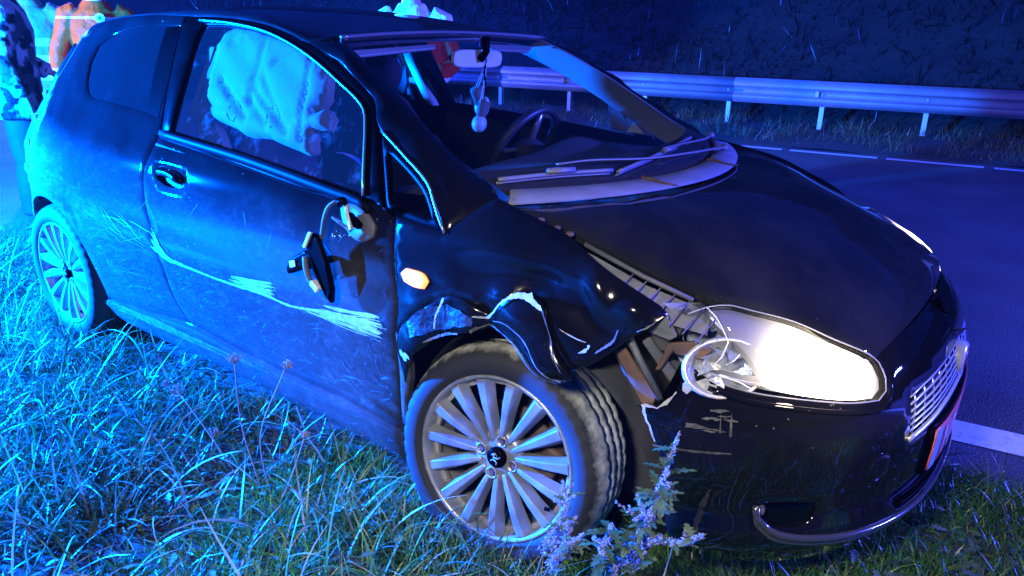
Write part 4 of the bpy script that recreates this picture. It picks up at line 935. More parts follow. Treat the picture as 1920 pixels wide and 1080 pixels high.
# scrapes along the flank: fans of thin streaks
def streaks(name, F, items, m, parent, off=.0022):
    V = []; Fc = []
    for (x0, z0, x1, z1, w_) in items:
        k = 7; t = np.linspace(0, 1, k); c = np.stack([x0 + (x1 - x0) * t, z0 + (z1 - z0) * t + .0012 * RNG.normal(0, 1, k)], 1); d = np.array([x1 - x0, z1 - z0]); d /= np.linalg.norm(d); n = np.array([-d[1], d[0]])
        ww = w_ * np.sin(np.pi * (.05 + .9 * t)) ** .5 * (1 + .2 * RNG.normal(0, 1, k)); P = np.concatenate([c + n * ww[:, None] / 2, c - n * ww[:, None] / 2]); X = F(P[:, 0], P[:, 1]); X[:, 1] -= off + RNG.uniform(0, .0008); o_ = len(V); V += list(X); Fc += [(o_ + i, o_ + i + 1, o_ + k + i + 1, o_ + k + i) for i in range(k - 1)]
    o = mesh(name, V, Fc, m, parent); o['kind'] = 'stuff'; return o
lineP = [(-1.605, .605), (-1.53, .580), (-1.439, .575), (-1.30, .570), (-1.16, .569), (-1.0, .573), (-.93, .572), (-.84, .567), (-.76, .575), (-.67, .588), (-.60, .592), (-.46, .590)]
ribbon('scrape_mark', side, lineP, [.012, .018, .010, .008, .008, .010, .008, .008, .008, .010, .010, .006], M['scuff'], car, .0025, None, .012, .18)
def fan(x0, x1, zb, h, n, dx, m=M['scuff'], w=(.002, .006)):
    it = []
    for k in range(n):
        u = RNG.random(); z = zb + h * u; a = x0 + (x1 - x0) * RNG.uniform(0, .35 + .4 * (1 - u)) + (x1 - x0) * .15 * u; e = x1 + RNG.normal(0, dx) ; it.append((a, zb + h * u * .55, e, z, RNG.uniform(*w)))
    streaks('scrape_mark', side, it, m, car)
fan(-1.16, -.915, .572, .055, 34, .008)
fan(-.72, -.445, .578, .052, 36, .010)
streaks('scrape_mark', side, [(-.72 + RNG.uniform(-.05, .05), .575 + RNG.uniform(-.012, .005), -.44 + RNG.uniform(-.06, .02), .566 + RNG.uniform(-.012, .01), RNG.uniform(.0015, .004)) for k in range(9)], M['scuff'], car)
streaks('scrape_mark', side, [(-1.625 + RNG.uniform(0, .03), .655 - .08 * u_ + .02, -1.55 + .08 * u_, .60 - .025 * u_, RNG.uniform(.003, .008)) for u_ in np.linspace(0, 1, 14)], M['scuff'], car)
streaks('scrape_mark', side, [(x0, .60 + RNG.uniform(-.03, .12), x0 + RNG.uniform(.06, .2), .60 + RNG.uniform(-.03, .08), RNG.uniform(.001, .004)) for x0 in RNG.uniform(-2.08, -1.75, 20)], M['scuff_dull'], car)
streaks('scratch', side, [(x0, z0, x0 + RNG.uniform(-.05, .07), z0 + RNG.uniform(-.05, .05), RNG.uniform(.0006, .0014)) for x0, z0 in zip(RNG.uniform(-1.95, -.45, 80), RNG.uniform(.32, .80, 80))], M['scuff_dull'], car)
streaks('scratch', side, [(x0, z0, x0 + RNG.uniform(-.02, .05), z0 + RNG.uniform(-.05, .01), RNG.uniform(.001, .003)) for x0, z0 in zip(np.concatenate([RNG.normal(-.62, .03, 14), RNG.normal(-1.3, .05, 18), RNG.normal(-.50, .02, 8)]), np.concatenate([RNG.normal(.43, .03, 14), RNG.normal(.40, .025, 18), RNG.normal(.50, .05, 8)]))], M['scuff_dull'], car)
streaks('scrape_mark', side, [(-2.08 + RNG.uniform(0, .12), .255 + .03 * u_, -1.5 + RNG.uniform(-.1, .5), .262 + .03 * u_, RNG.uniform(.003, .007)) for u_ in np.linspace(0, 1, 16)], M['scuff_mid'], car, .0235)

# mirror torn from its base
mb_ = panel('mirror_base', side, [(-.608, .903), (-.559, .908), (-.509, .895), (-.474, .869), (-.476, .845), (-.507, .829), (-.55, .834), (-.587, .863)], M['bare_plastic'], car, .025, gap=0, off=.012, flange=.015, bev=.006)
slab('mirror_bracket', [(-.56, -.85, .925), (-.545, -.85, .925), (-.520, -.86, .862), (-.530, -.86, .855)], .02, M['white'], mb_)
slab('mirror_bracket', [(-.60, -.86, .88), (-.595, -.86, .888), (-.522, -.86, .862), (-.525, -.86, .852)], .012, M['trim'], mb_)
slab('mirror_bracket', [(-.555, -.85, .90), (-.535, -.85, .905), (-.50, -.845, .875), (-.51, -.845, .86), (-.545, -.85, .87)], .02, M['black_plastic'], mb_)
mb = MB(); mb.tube(resample([(-.548, -.855, .928), (-.566, -.865, .934), (-.588, -.875, .915), (-.603, -.88, .88), (-.612, -.88, .85), (-.622, -.88, .815)], .012, closed=False), .0052, 7); mb.build('mirror_cable', M['bare_plastic'], mb_)
mb = MB(); mb.tube([(-.555, -.86, .925), (-.57, -.86, .93), (-.545, -.855, .935)], .012, 6); mb.build('mirror_pivot', M['rubber'], mb_)
s1 = slab('mirror_shell', [(-.635, -.90, .845), (-.612, -.905, .835), (-.575, -.91, .765), (-.562, -.905, .695), (-.580, -.895, .642), (-.602, -.90, .665), (-.640, -.905, .735), (-.668, -.90, .795)], .030, M['black_plastic'], mb_)
s1.modifiers['bevel'].width = .012; s1.modifiers['bevel'].segments = 3
slab('mirror_shell_edge', [(-.640, -.908, .845), (-.625, -.908, .845), (-.655, -.91, .795), (-.668, -.91, .797)], .012, M['white'], mb_)
s2 = slab('mirror_shell', [(-.690, -.89, .780), (-.655, -.89, .770), (-.665, -.89, .735), (-.72, -.89, .713), (-.775, -.89, .690), (-.785, -.885, .712), (-.745, -.885, .75)], .035, M['black_plastic'], mb_)
s2.modifiers['bevel'].width = .01; s2.modifiers['bevel'].segments = 3
slab('mirror_indicator', [(-.755, -.893, .735), (-.728, -.893, .744), (-.726, -.893, .724), (-.752, -.893, .715)], .004, M['white'], mb_)
mb = MB(); mb.tube(resample([(-.675, -.895, .765), (-.668, -.90, .73), (-.655, -.90, .70), (-.632, -.90, .693)], .012, closed=False), .009, 6); mb.build('mirror_linkage', M['bare_plastic'], mb_)
mb = MB(); mb.box((-.63, -.90, .690), (.035, .02, .02), Matrix.Rotation(.6, 3, 'Y')); bevel(mb.build('mirror_linkage', M['white'], mb_, False), .004)
for k in range(7):
    p = on(side, [(RNG.uniform(-.64, -.56), RNG.uniform(.80, .835))])[0]; mb = MB(); r_ = RNG.uniform(.001, .0028); mb.ell(p + np.array([0, -.002, 0]), (r_, r_, r_), nu=6, nv=4); mb.build('glass_crumb', M['white'], mb_)

# wheels
def wheel(loc, steer=0., camber=0., spin=0., muddy=False, my=False):
    R_ = Matrix.Rotation(steer, 4, 'Z') @ Matrix.Rotation(camber, 4, 'X') @ Matrix.Rotation(spin, 4, 'Y')
    if my: R_ = Matrix.Rotation(math.pi, 4, 'Z') @ R_
    V, F = lathe([(.2295, -.006), (.2285, -.015), (.2225, -.017), (.2165, -.008), (.210, .02), (.200, .06), (.198, .13), (.215, .175), (.2295, .18)], 72)
    V2, F2 = lathe([(.0, .010), (.062, .010), (.074, .016), (.078, .05), (.05, .055), (.0, .055)], 40)
    n = len(V); w = mesh('wheel', V + V2, F + [tuple(i + n for i in f) for f in F2], M['alloy'], car); w.matrix_local = Matrix.Translation(loc) @ R_
    nseg = 168; P = [(.2285, -.012), (.236, -.021), (.250, -.024), (.266, -.025), (.279, -.022), (.288, -.0155), (.2955, -.006), (.3025, .010), (.3065, .030), (.308, .044), (.301, .046), (.301, .053), (.3085, .055), (.3085, .082), (.301, .084), (.301, .092), (.3085, .094), (.3085, .122), (.301, .124), (.301, .131), (.308, .133), (.306, .155), (.300, .168), (.285, .180), (.255, .186), (.229, .182)]
    V, F = lathe(P, nseg); k = len(P); V = [list(v) for v in V]
    for i in range(nseg):
        for j in range(k):
            d = 0
            if 4 <= j <= 9 and i % 4 == 0: d = .004
            if 12 <= j <= 17 and (i + j) % 4 == 0 and j not in (14, 15): d = .0035
            if 20 <= j <= 22 and i % 4 == 2: d = .004
            if d: r_ = P[j][0]; V[i * k + j][0] *= (r_ - d) / r_; V[i * k + j][2] *= (r_ - d) / r_
    mesh('tyre', V, F, [M['tyre_mud' if muddy else 'tyre']], w)
    for i in range(15):
        a = 2 * math.pi * i / 15 + .1; Vs = []
        for r_, wd, y in ((.050, .0088, .006), (.085, .0118, -.002), (.15, .0165, -.011), (.2165, .0215, -.013)):
            for sx, yy, wf in ((-1, y, .60), (1, y, .60), (1, y + .030, 1.30), (-1, y + .030, 1.30)):
                t = sx * wd * wf; Vs.append((r_ * math.cos(a) - t * math.sin(a), yy, r_ * math.sin(a) + t * math.cos(a)))
        Fs = [(4 * q + j, 4 * q + (j + 1) % 4, 4 * q + 4 + (j + 1) % 4, 4 * q + 4 + j) for q in range(3) for j in range(4)] + [(3, 2, 1, 0), (12, 13, 14, 15)]
        bevel(mesh('spoke', Vs, Fs, M['alloy'], w, False), .0025, 2, 30)
        a2 = a + math.pi / 15; b_ = MB(); Rb = Matrix.Rotation(-a2, 3, 'Y'); b_.box(Rb @ Vector((.205, .028, 0)), (.016, .02, .048), Rb); bevel(b_.build('rim_pocket', M['alloy_dark'], w, False), .004)
    for i in range(4):
        a = math.pi / 2 * i + .12; c = Vector((.049 * math.cos(a), .006, .049 * math.sin(a)))
        mb = MB(); V, F = lathe([(.0165, .004), (.0165, -.004), (.0135, -.005), (.012, .004), (.0, .004)], 20); mb.add([Vector(v) + c for v in V], F); bo = mb.build('wheel_bolt', M['alloy'], w)
        mb = MB(); V, F = lathe([(.0, -.004), (.007, -.004), (.0085, -.001), (.0085, .006)], 6); mb.add([Vector(v) + c for v in V], F); mb.build('bolt_head', M['brake'], bo, False)
    mb = MB(); V, F = lathe([(0, -.006), (.024, -.005), (.028, .0), (.028, .02)], 28); mb.add(V, F); cp = mb.build('centre_cap', M['black_plastic'], w)
    st = MB()
    for p in ([(-.012, -.0065, .004), (-.006, -.0065, .013), (.003, -.0065, .010)], [(-.006, -.0065, .010), (-.002, -.0065, -.004), (-.008, -.0065, -.012)], [(-.003, -.0065, .002), (.008, -.0065, .004), (.012, -.0065, .012)], [(.0, -.0065, -.004), (.009, -.0065, -.006), (.011, -.0065, -.013)]): st.tube(p, .0022, 5)
    st.build('cap_emblem', M['lens_edge'], cp)
    mb = MB(); V, F = lathe([(.05, .07), (.135, .07), (.135, .092), (.05, .092)], 48); mb.add(V, F); mb.build('brake_disc', M['brake'], w)
    mb = MB(); mb.box((-.11 if not muddy else .12, .075, .03), (.06, .06, .13)); bevel(mb.build('brake_caliper', M['brake'], w, False), .01)
    mb = MB(); V, F = lathe([(.0, .10), (.197, .10), (.197, .11), (0, .11)], 32); mb.add(V, F); mb.build('brake_shield', M['dark_screen'], w)
    mb = MB(); mb.tube([(.19, .0, -.03), (.178, -.008, -.03)], .005, 6); mb.build('tyre_valve', M['rubber'], w)
    return w
def tyre_mat(name, mud):
    m, nt, p, N, L = new_mat(name); tc = N.new('ShaderNodeTexCoord'); p.inputs['Roughness'].default_value = .75
    n = N.new('ShaderNodeTexNoise'); n.inputs['Scale'].default_value = 22; n.inputs['Detail'].default_value = 9; n.inputs['Roughness'].default_value = .7; L.new(tc.outputs['Object'], n.inputs['Vector'])
    cr = N.new('ShaderNodeValToRGB'); e = cr.color_ramp.elements; e[0].position = .24; e[0].color = (.012, .012, .012, 1); e[1].position = .66; e[1].color = (.028 + mud, .028 + mud, .026 + mud * .8, 1)
    sep = N.new('ShaderNodeSeparateXYZ'); L.new(tc.outputs['Object'], sep.inputs[0]); tr_ = N.new('ShaderNodeMapRange'); L.new(sep.outputs[1], tr_.inputs['Value']); tr_.inputs['From Min'].default_value = -.024; tr_.inputs['From Max'].default_value = .01; tr_.inputs['To Min'].default_value = .25
    L.new(math_node(N, L, 'MULTIPLY', n.outputs['Fac'], tr_.outputs[0]), cr.inputs[0]); L.new(cr.outputs[0], p.inputs['Base Color'])
    # grazed band of clean rubber on the sidewall
    b = N.new('ShaderNodeBump'); b.inputs['Strength'].default_value = .25; b.inputs['Distance'].default_value = .002; L.new(n.outputs['Fac'], b.inputs['Height']); L.new(b.outputs[0], p.inputs['Normal'])
    return m
M['tyre'] = tyre_mat('tyre_rubber', .02); M['tyre_mud'] = tyre_mat('tyre_rubber_muddy', .48)
WHEEL_F = ((-.083, -.784, .302), math.radians(7.5), math.radians(-7.5))
wheel(*WHEEL_F[:1], steer=WHEEL_F[1], camber=WHEEL_F[2], spin=.35, muddy=True)
wheel((-2.50, -.800, .308), spin=.9)
wheel((0, .795, .308), my=True); wheel((-2.50, .795, .308), my=True)
# floor and bulkheads close the shell
mb = MB(); mb.box((-1.28, 0, .235), (1.75, 1.40, .03)); mb.box((-2.5, 0, .30), (1.0, .9, .03)); mb.box((.1, 0, .28), (1.1, .88, .03)); mb.box((-.32, 0, .60), (.03, 1.25, .62)); mb.box((-2.75, 0, .60), (.03, 1.1, .55)); mb.build('floor_pan', M['dark_screen'], car, False)

# ------------------------------------------------------------------ inside the car
def dash_z(x, y): return .915 + .055 * np.exp(-((y - .36) / .17) ** 2 - ((x + .60) / .12) ** 2) + .02 * np.exp(-((y) / .25) ** 2) - .35 * np.clip(-.62 - x, 0, 1)
xs = np.linspace(-.70, .02, 22); ys = np.linspace(-.64, .64, 30)
V = [(x - .10 * (abs(y) / .64) ** 2 * (x + .7) / .7, y, float(dash_z(x, y)) + .045 * (x + .7)) for x in xs for y in ys]; k = len(ys)
F = [(i * k + j, (i + 1) * k + j, (i + 1) * k + j + 1, i * k + j + 1) for i in range(len(xs) - 1) for j in range(k - 1)]
n0 = len(V); V += [(-.72, y, .45) for y in ys]; F += [(j, j + 1, n0 + j + 1, n0 + j) for j in range(k - 1)]
dash = mesh('dashboard', V, F, M['dash'], car)
c = Vector((-.845, .36, .915)); ax = Vector((-.86, 0, .50)).normalized(); e1 = Vector((0, 1, 0)); e2 = ax.cross(e1).normalized()
mb = MB(); mb.tube([c + (e1 * math.cos(a) + e2 * math.sin(a)) * .178 for a in np.linspace(0, 2 * math.pi, 49)], .0185, 10, cap=False); sw = mb.build('steering_wheel', M['wheel_leather'], car)
mb = MB(); mb.ell(c - ax * .02, (.06, .075, .05)); mb.build('wheel_hub', M['interior'], sw)
for a in (0, math.pi, -math.pi / 2):
    mb = MB(); mb.tube([c - ax * .02, c + (e1 * math.cos(a) + e2 * math.sin(a)) * .17], [.024, .016], 6, .5); mb.build('wheel_spoke', M['trim'], sw)
mb = MB(); mb.tube([c - ax * .02, c - ax * .28], .045, 10); mb.build('steering_column', M['interior'], sw)
for y_ in (-.36, .36):
    mb = MB(); mb.ell((-1.28, y_ * .95, .52), (.30, .23, .11)); mb.ell((-1.56, y_ * .92, .80), (.10, .21, .31), Matrix.Rotation(-.25, 3, 'Y')); st = mb.build('front_seat', M['interior'], car)
    mb = MB(); mb.ell((-1.67, y_, 1.16), (.05, .13, .09)); mb.build('head_restraint', M['interior'], st)
mb = MB(); mb.ell((-2.35, 0, .80), (.12, .58, .30)); mb.ell((-2.15, 0, .52), (.30, .58, .10)); mb.build('rear_seat', M['interior'], car)
# left side: pillar trims, corner trim, light B-pillar cover, door card
pin = edge + np.array([-.012, .014, -.006]); pin2 = (edge + np.array([-.115, .000, -.062]))[::-1]
tb = np.concatenate([mir(pin)[::-1], mir(pin2)[::-1]]); patch3('pillar_trim', tb, [], M['pillar_trim'], car, (.3, -1, .2), .05, lam=1e-3, flange=.01)
slab('corner_trim', [(-.66, .70, 1.13), (-.40, .735, .98), (-.44, .745, .955), (-.66, .745, .965), (-.67, .72, 1.05)], .012, M['interior_grey'], car, (0, -1, .3))
slab('corner_trim', [(-.545, .728, 1.01), (-.50, .735, .962), (-.585, .735, .962)], .004, M['white'], car, (0, -1, .3))
mb = MB()
P0 = np.array([(-1.80, .60, 1.31), (-1.755, .61, 1.20), (-1.70, .635, 1.08), (-1.665, .655, 1.0)]); P1 = P0 + np.array([.045, .012, 0])
V = list(P0) + list(P1); mesh('belt_pillar_cover', V + [v - np.array([0, -.03, 0]) for v in V], [(i, i + 1, i + 5, i + 4) for i in range(3)] + [(i + 8, i + 12, i + 13, i + 9) for i in range(3)] + [(i, i + 8, i + 9, i + 1) for i in range(3)] + [(i + 4, i + 5, i + 13, i + 12) for i in range(3)], M['interior_light'], car)
slab('rear_pillar_cover', [(-2.05, .60, 1.30), (-1.84, .605, 1.30), (-1.76, .65, 1.02), (-2.1, .66, 1.02)], .02, M['interior_grey'], car, (0, -1, .2))
slab('belt_buckle', [(-1.80, .62, 1.17), (-1.775, .625, 1.19), (-1.775, .63, 1.10), (-1.81, .635, 1.03), (-1.86, .63, 1.06), (-1.83, .63, 1.10)], .02, M['interior'], car, (0, -1, .2))
for my in (1, -1):
    slab('door_card', [(-1.62, .73 * my, .97), (-.46, .755 * my, .90), (-.42, .76 * my, .40), (-1.5, .76 * my, .40)], .05, M['interior'], car, (0, -my, .05))
# sun visors, mirror
for (q, off) in (([(-.97, .955), (-.97, .895), (-.22, .925), (-.16, .965)], .03), ([(.36, .965), (.90, .965), (.70, .89), (.30, .90)], .03)):
    P = [Vector(screen(np.array(a), np.array(b))) + Vector((-.03, 0, -.025)) for a, b in q]; slab('sun_visor', P, .016, M['interior_light'], car, (.8, 0, .5))
slab('headlining_lamp', [(-1.02, -.10, 1.325), (-.93, .16, 1.325), (-1.0, .30, 1.325), (-1.2, .30, 1.345), (-1.2, -.10, 1.345)], .02, M['interior_grey'], car, (0, 0, -1))
mb = MB(); V = []
for s_ in (-1, 1):
    for a in np.linspace(0, 2 * math.pi, 20, False):
        V.append((0, .112 * abs(math.cos(a)) ** .45 * (1 if math.cos(a) > 0 else -1), .0) if 0 else (.010 * s_, .118 * abs(math.cos(a)) ** .45 * (1 if math.cos(a) > 0 else -1), .031 * abs(math.sin(a)) ** .5 * (1 if math.sin(a) > 0 else -1)))
mb.add(V, [tuple(range(20)), tuple(range(39, 19, -1))] + [(i, 20 + i, 20 + (i + 1) % 20, (i + 1) % 20) for i in range(20)])
rm = bevel(mb.build('rear_view_mirror', M['mirror_glass'], car, False), .006, 2); rm.location = (-.79, -.012, 1.268); rm.rotation_euler = (-.02, .1, -.12)
mb = MB(); mb.ell((-.012, 0, 0), (.018, .124, .036)); mb.build('mirror_back', M['black_plastic'], rm)
mb = MB(); mb.tube([(.012, .005, .0), (.035, .008, .03), (.02, .01, .075)], [.016, .013, .018], 8); mb.build('mirror_stalk', M['black_plastic'], rm)
# curtain airbag and seat airbag
ab = [(-1.590, 1.02), (-1.570, 1.10), (-1.535, 1.24), (-1.50, 1.315), (-1.455, 1.345), (-1.36, 1.350), (-1.20, 1.34), (-1.05, 1.31), (-.955, 1.27), (-.915, 1.225), (-.908, 1.16), (-.935, 1.115), (-.905, 1.125), (-.875, 1.105), (-.882, 1.075), (-.935, 1.065), (-.945, 1.03), (-.945, .985), (-1.0, .995), (-1.137, 1.018), (-1.25, 1.015), (-1.33, 1.035), (-1.40, 1.045), (-1.485, 1.05), (-1.52, 1.055), (-1.555, 1.03)]
def abF(a, b): return np.stack([a + 0 * b, -.640 + .0 * a + .34 * np.clip(b - 1.05, 0, 1) * 1.0, b + 0 * a], -1)
def abD(P):
    x, z = P[:, 0], P[:, 1]
    u_ = np.clip(seg_dist(P, np.array(ab)) / .06, 0, 1); d = .022 * np.sqrt(np.maximum(0, 1 - (1 - u_) ** 2))
    w = lambda x0, z0, x1, z1, a, s: a * np.exp(-(np.abs((x - x0) * (z1 - z0) - (z - z0) * (x1 - x0)) / math.hypot(x1 - x0, z1 - z0) / s) ** 1.3) * (np.clip(((x - x0) * (x1 - x0) + (z - z0) * (z1 - z0)) / ((x1 - x0) ** 2 + (z1 - z0) ** 2), -.15, 1.15) == ((x - x0) * (x1 - x0) + (z - z0) * (z1 - z0)) / ((x1 - x0) ** 2 + (z1 - z0) ** 2))
    d += w(-1.23, 1.28, -1.26, 1.13, -.008, .012) + w(-1.26, 1.13, -1.15, 1.06, -.012, .012) + w(-1.42, 1.17, -1.28, 1.08, -.012, .009) + w(-1.38, 1.155, -1.20, 1.125, -.006, .006) + w(-1.36, 1.13, -1.16, 1.11, -.006, .005) + w(-1.36, 1.11, -1.18, 1.10, -.005, .005) + w(-1.20, 1.20, -1.10, 1.10, -.008, .01) + w(-1.15, 1.25, -1.05, 1.29, -.012, .008) + w(-1.22, 1.15, -1.06, 1.06, -.014, .012)
    d += w(-1.50, 1.10, -.95, 1.075, -.008, .007) + w(-.985, 1.26, -.975, 1.05, -.012, .006) + w(-1.50, 1.30, -1.515, 1.06, -.012, .006) + w(-1.40, 1.30, -1.25, 1.34, -.010, .007)
    d += .002 * np.sin(30 * x + 45 * z) + .0012 * np.sin(80 * z - 25 * x)
    return d
abg = panel('curtain_airbag', abF, ab, M['airbag'], car, .014, gap=0, disp=abD, flange=.03, bev=.006, outward=(0, -1, 0))
for (x_, z_) in ((-1.335, 1.09), (-1.125, 1.09)):
    mb = MB(); an_ = np.linspace(0, 2 * math.pi, 21); Q_ = np.stack([x_ + .026 * np.cos(an_), z_ + .034 * np.sin(an_)], 1); X_ = abF(Q_[:, 0], Q_[:, 1]); X_[:, 1] -= abD(Q_) + .001; mb.tube(X_, .0012, 5, cap=False); mb.build('airbag_seam', M['interior_grey'], abg)
slab('belt_strap', [(-1.605, -.672, 1.01), (-1.575, -.672, 1.01), (-1.520, -.572, 1.29), (-1.548, -.572, 1.29)], .004, M['airbag'], car, (0, -1, 0))
sb_ = [(-1.545, 1.03), (-1.52, 1.035), (-1.47, 1.025), (-1.415, .985), (-1.385, .93), (-1.44, .93), (-1.53, .95), (-1.555, .99)]
panel('seat_airbag', lambda a, b: np.stack([a, -.650 + 0 * a, b], -1), sb_, M['airbag'], car, .02, gap=0, disp=lambda P: .02 * np.clip(seg_dist(P, np.array(sb_)) / .02, 0, 1) + .006 * np.sin(130 * P[:, 0] + 60 * P[:, 1]), flange=.03, outward=(0, -1, 0))
# ------------------------------------------------------------------ gloves on the mirror
gl = empty('hanging_gloves', (-.80, .02, 1.03), label='pair of small pale padded gloves hanging on strings from the rear-view mirror', cat='mirror ornament')
def glove(c, ax, side_):
    c = Vector(c); ax = Vector(ax).normalized(); R_ = ax.to_track_quat('Z', 'X').to_matrix()
    mb = MB(); mb.tube([c + R_ @ Vector((0, 0, .054)), c + R_ @ Vector((0, 0, .048)), c + R_ @ Vector((0, 0, .005)), c + R_ @ Vector((0, 0, -.008))], [.026, .027, .021, .019], 12, .8)
    g = mb.build('glove_cuff', M['airbag'], gl)
    mb = MB(); mb.ell(c + R_ @ Vector((.004 * side_, 0, -.028)), (.030, .026, .032), R_); mb.ell(c + R_ @ Vector((.024 * side_, -.012, -.016)), (.012, .012, .026), R_); mb.build('glove_fist', M['glove'], g)
    return g
M['glove'] = mat('glove_vinyl', (.36, .56, .60), .4, bump=.2, bscale=60)
o = Vector(gl.location)
glove(Vector((-.80, .022, 1.066)) - o, (.0, .42, .9), -1); glove(Vector((-.84, .062, 1.112)) - o, (0, -.38, .9), 1)
for a, b in (((-.775, .026, 1.275), (-.80, .030, 1.112)), ((-.775, .030, 1.275), (-.80, .018, 1.115)), ((-.775, .036, 1.275), (-.83, .042, 1.165)), ((-.775, .030, 1.275), (-.83, .028, 1.165))):
    mb = MB(); mb.tube([Vector(a) - o, (Vector(a) + Vector(b)) / 2 - o + Vector((0, .002, 0)), Vector(b) - o], .0018, 5); mb.build('string', M['white'], gl)
mb = MB(); pts = [Vector((-.778, .018 + .004 * math.sin(9 * t), 1.29 - .13 * t)) - o for t in np.linspace(0, 1, 14)]; mb.tube(pts, [.0045 if i % 2 else .0025 for i in range(14)], 6); mb.build('bead_cord', M['rubber'], gl)

# ------------------------------------------------------------------ people
def rings_mesh(mb, rings, n=20):
    """rings: (centre, half width, half depth[, yaw axis]) stacked along their order"""
    C_ = [Vector(r[0]) for r in rings]; V = []
    for i, r in enumerate(rings):
        t = (C_[min(i + 1, len(C_) - 1)] - C_[max(i - 1, 0)]).normalized()
        u = Vector((1, 0, 0)); u = (u - t * u.dot(t)).normalized(); w = t.cross(u)
        for j in range(n):
            a = 2 * math.pi * j / n; V.append(C_[i] + u * r[1] * math.cos(a) + w * r[2] * math.sin(a))
    F = [(i * n + j, i * n + (j + 1) % n, (i + 1) * n + (j + 1) % n, (i + 1) * n + j) for i in range(len(rings) - 1) for j in range(n)]
    F += [tuple(range(n - 1, -1, -1)), tuple((len(rings) - 1) * n + j for j in range(n))]
    mb.add(V, F)
FOLD = bpy.data.textures.new('cloth_folds', 'CLOUDS'); FOLD.noise_scale = .15; FOLD.noise_depth = 2
def fuse(o, vox, fold=0.):
    r = o.modifiers.new('fuse', 'REMESH'); r.mode = 'VOXEL'; r.voxel_size = vox; r.use_smooth_shade = True
    s = o.modifiers.new('smooth', 'SMOOTH'); s.iterations = 4; s.factor = .5
    if fold:
        d = o.modifiers.new('folds', 'DISPLACE'); d.texture = FOLD; d.strength = fold; d.mid_level = .5; d.texture_coords = 'LOCAL'
    return o
def person(loc, yaw, label, jacket_m, trouser_m, arms, hair_m, skin_m, long_coat=0., lean=0.):
    p = empty('person', loc, label=label, cat='person'); p.rotation_euler = (0, 0, yaw)
    L_ = lambda x, y, z: (x, y - lean * max(0, z - .95), z)
    B_ = MB()
    rings_mesh(B_, [(L_(0, 0, .86), .14, .10), (L_(0, 0, 1.0), .15, .10), (L_(0, 0, 1.15), .135, .095), (L_(0, 0, 1.32), .16, .11), (L_(0, 0, 1.42), .15, .09), (L_(0, .0, 1.47), .075, .065), (L_(0, -.01, 1.56), .055, .058)])
    B_.ell(L_(0, -.03, 1.655), (.074, .094, .112)); B_.ell(L_(0, -.05, 1.60), (.058, .068, .058)); B_.ell(L_(0, -.128, 1.645), (.013, .02, .022)); B_.ell(L_(0, -.115, 1.605), (.024, .012, .008))
    for s in (-1, 1):
        B_.ell(L_(.076 * s, -.02, 1.65), (.012, .022, .032)); B_.ell(L_(.03 * s, -.112, 1.675), (.018, .012, .008))
        rings_mesh(B_, [(L_(.09 * s, 0, .93), .085, .085), (L_(.10 * s, -.01, .70), .075, .078), (L_(.10 * s, -.01, .50), .055, .058), (L_(.10 * s, .015, .34), .056, .06), (L_(.10 * s, .01, .10), .040, .045)])
        B_.ell((.105 * s, -.06, .05), (.048, .125, .045))
        sh, el, wr = arms[0 if s < 0 else 1]
        q = lambda a: Vector(L_(a[0] * s, a[1], a[2]))
        sh, el, wr = q(sh), q(el), q(wr)
        rings_mesh(B_, [(sh, .06, .06), ((sh + el) / 2, .05, .052), (el, .042, .044), ((el * 2 + wr) / 3, .042, .044), (wr, .028, .032)], 12)
        d = (wr - el).normalized(); up = d.cross(Vector((1, 0, 0))).normalized(); sd = d.cross(up)
        R_ = d.to_track_quat('Z', 'X').to_matrix(); B_.ell(wr + d * .05, (.026, .042, .052), R_)
        for k, ln in enumerate((.062, .074, .078, .066)):
            b = wr + d * .085 + sd * 0 + R_ @ Vector((0, (k - 1.5) * .021, 0)); B_.tube([b, b + d * ln * .5 + R_ @ Vector((.008 * s, 0, 0)), b + d * ln * .95 + R_ @ Vector((.025 * s, 0, 0))], [.0105, .0098, .0085], 7)
        b = wr + d * .03 + R_ @ Vector((.01 * s, -.035, 0)); B_.tube([b, b + R_ @ Vector((.012 * s, -.025, .03)), b + R_ @ Vector((.022 * s, -.028, .062))], [.013, .011, .0095], 7)
    fuse(B_.build('body', skin_m, p), .011)
    J = MB(); z0 = .80 - long_coat
    rings_mesh(J, [(L_(0, 0, z0), .225, .165), (L_(0, 0, .95), .205, .15), (L_(0, 0, 1.12), .195, .145), (L_(0, 0, 1.30), .215, .155), (L_(0, 0, 1.40), .205, .13), (L_(0, 0, 1.46), .115, .10), (L_(0, 0, 1.51), .085, .085)], 28)
    for s in (-1, 1):
        sh, el, wr = arms[0 if s < 0 else 1]; q = lambda a: Vector(L_(a[0] * s, a[1], a[2])); sh, el, wr = q(sh), q(el), q(wr)
        rings_mesh(J, [(sh + Vector((-.05 * s, 0, .01)), .085, .085), (sh, .088, .088), ((sh + el) / 2, .078, .08), (el, .072, .075), ((el + wr) / 2, .064, .066), (wr + (el - wr) * .06, .056, .058)], 16)
    j = fuse(J.build('jacket', jacket_m, p), .011, .02)
    T = MB()
    rings_mesh(T, [(L_(0, 0, .78), .175, .125), (L_(0, 0, .90), .175, .125), (L_(0, 0, 1.02), .16, .115)])
    for s in (-1, 1): rings_mesh(T, [((.09 * s, 0, .88), .105, .11), ((.10 * s, -.01, .66), .098, .10), ((.105 * s, -.01, .48), .085, .09), ((.105 * s, .0, .28), .085, .09), ((.105 * s, .0, .10), .088, .095)], 16)
    fuse(T.build('trousers', trouser_m, p), .014, .03)
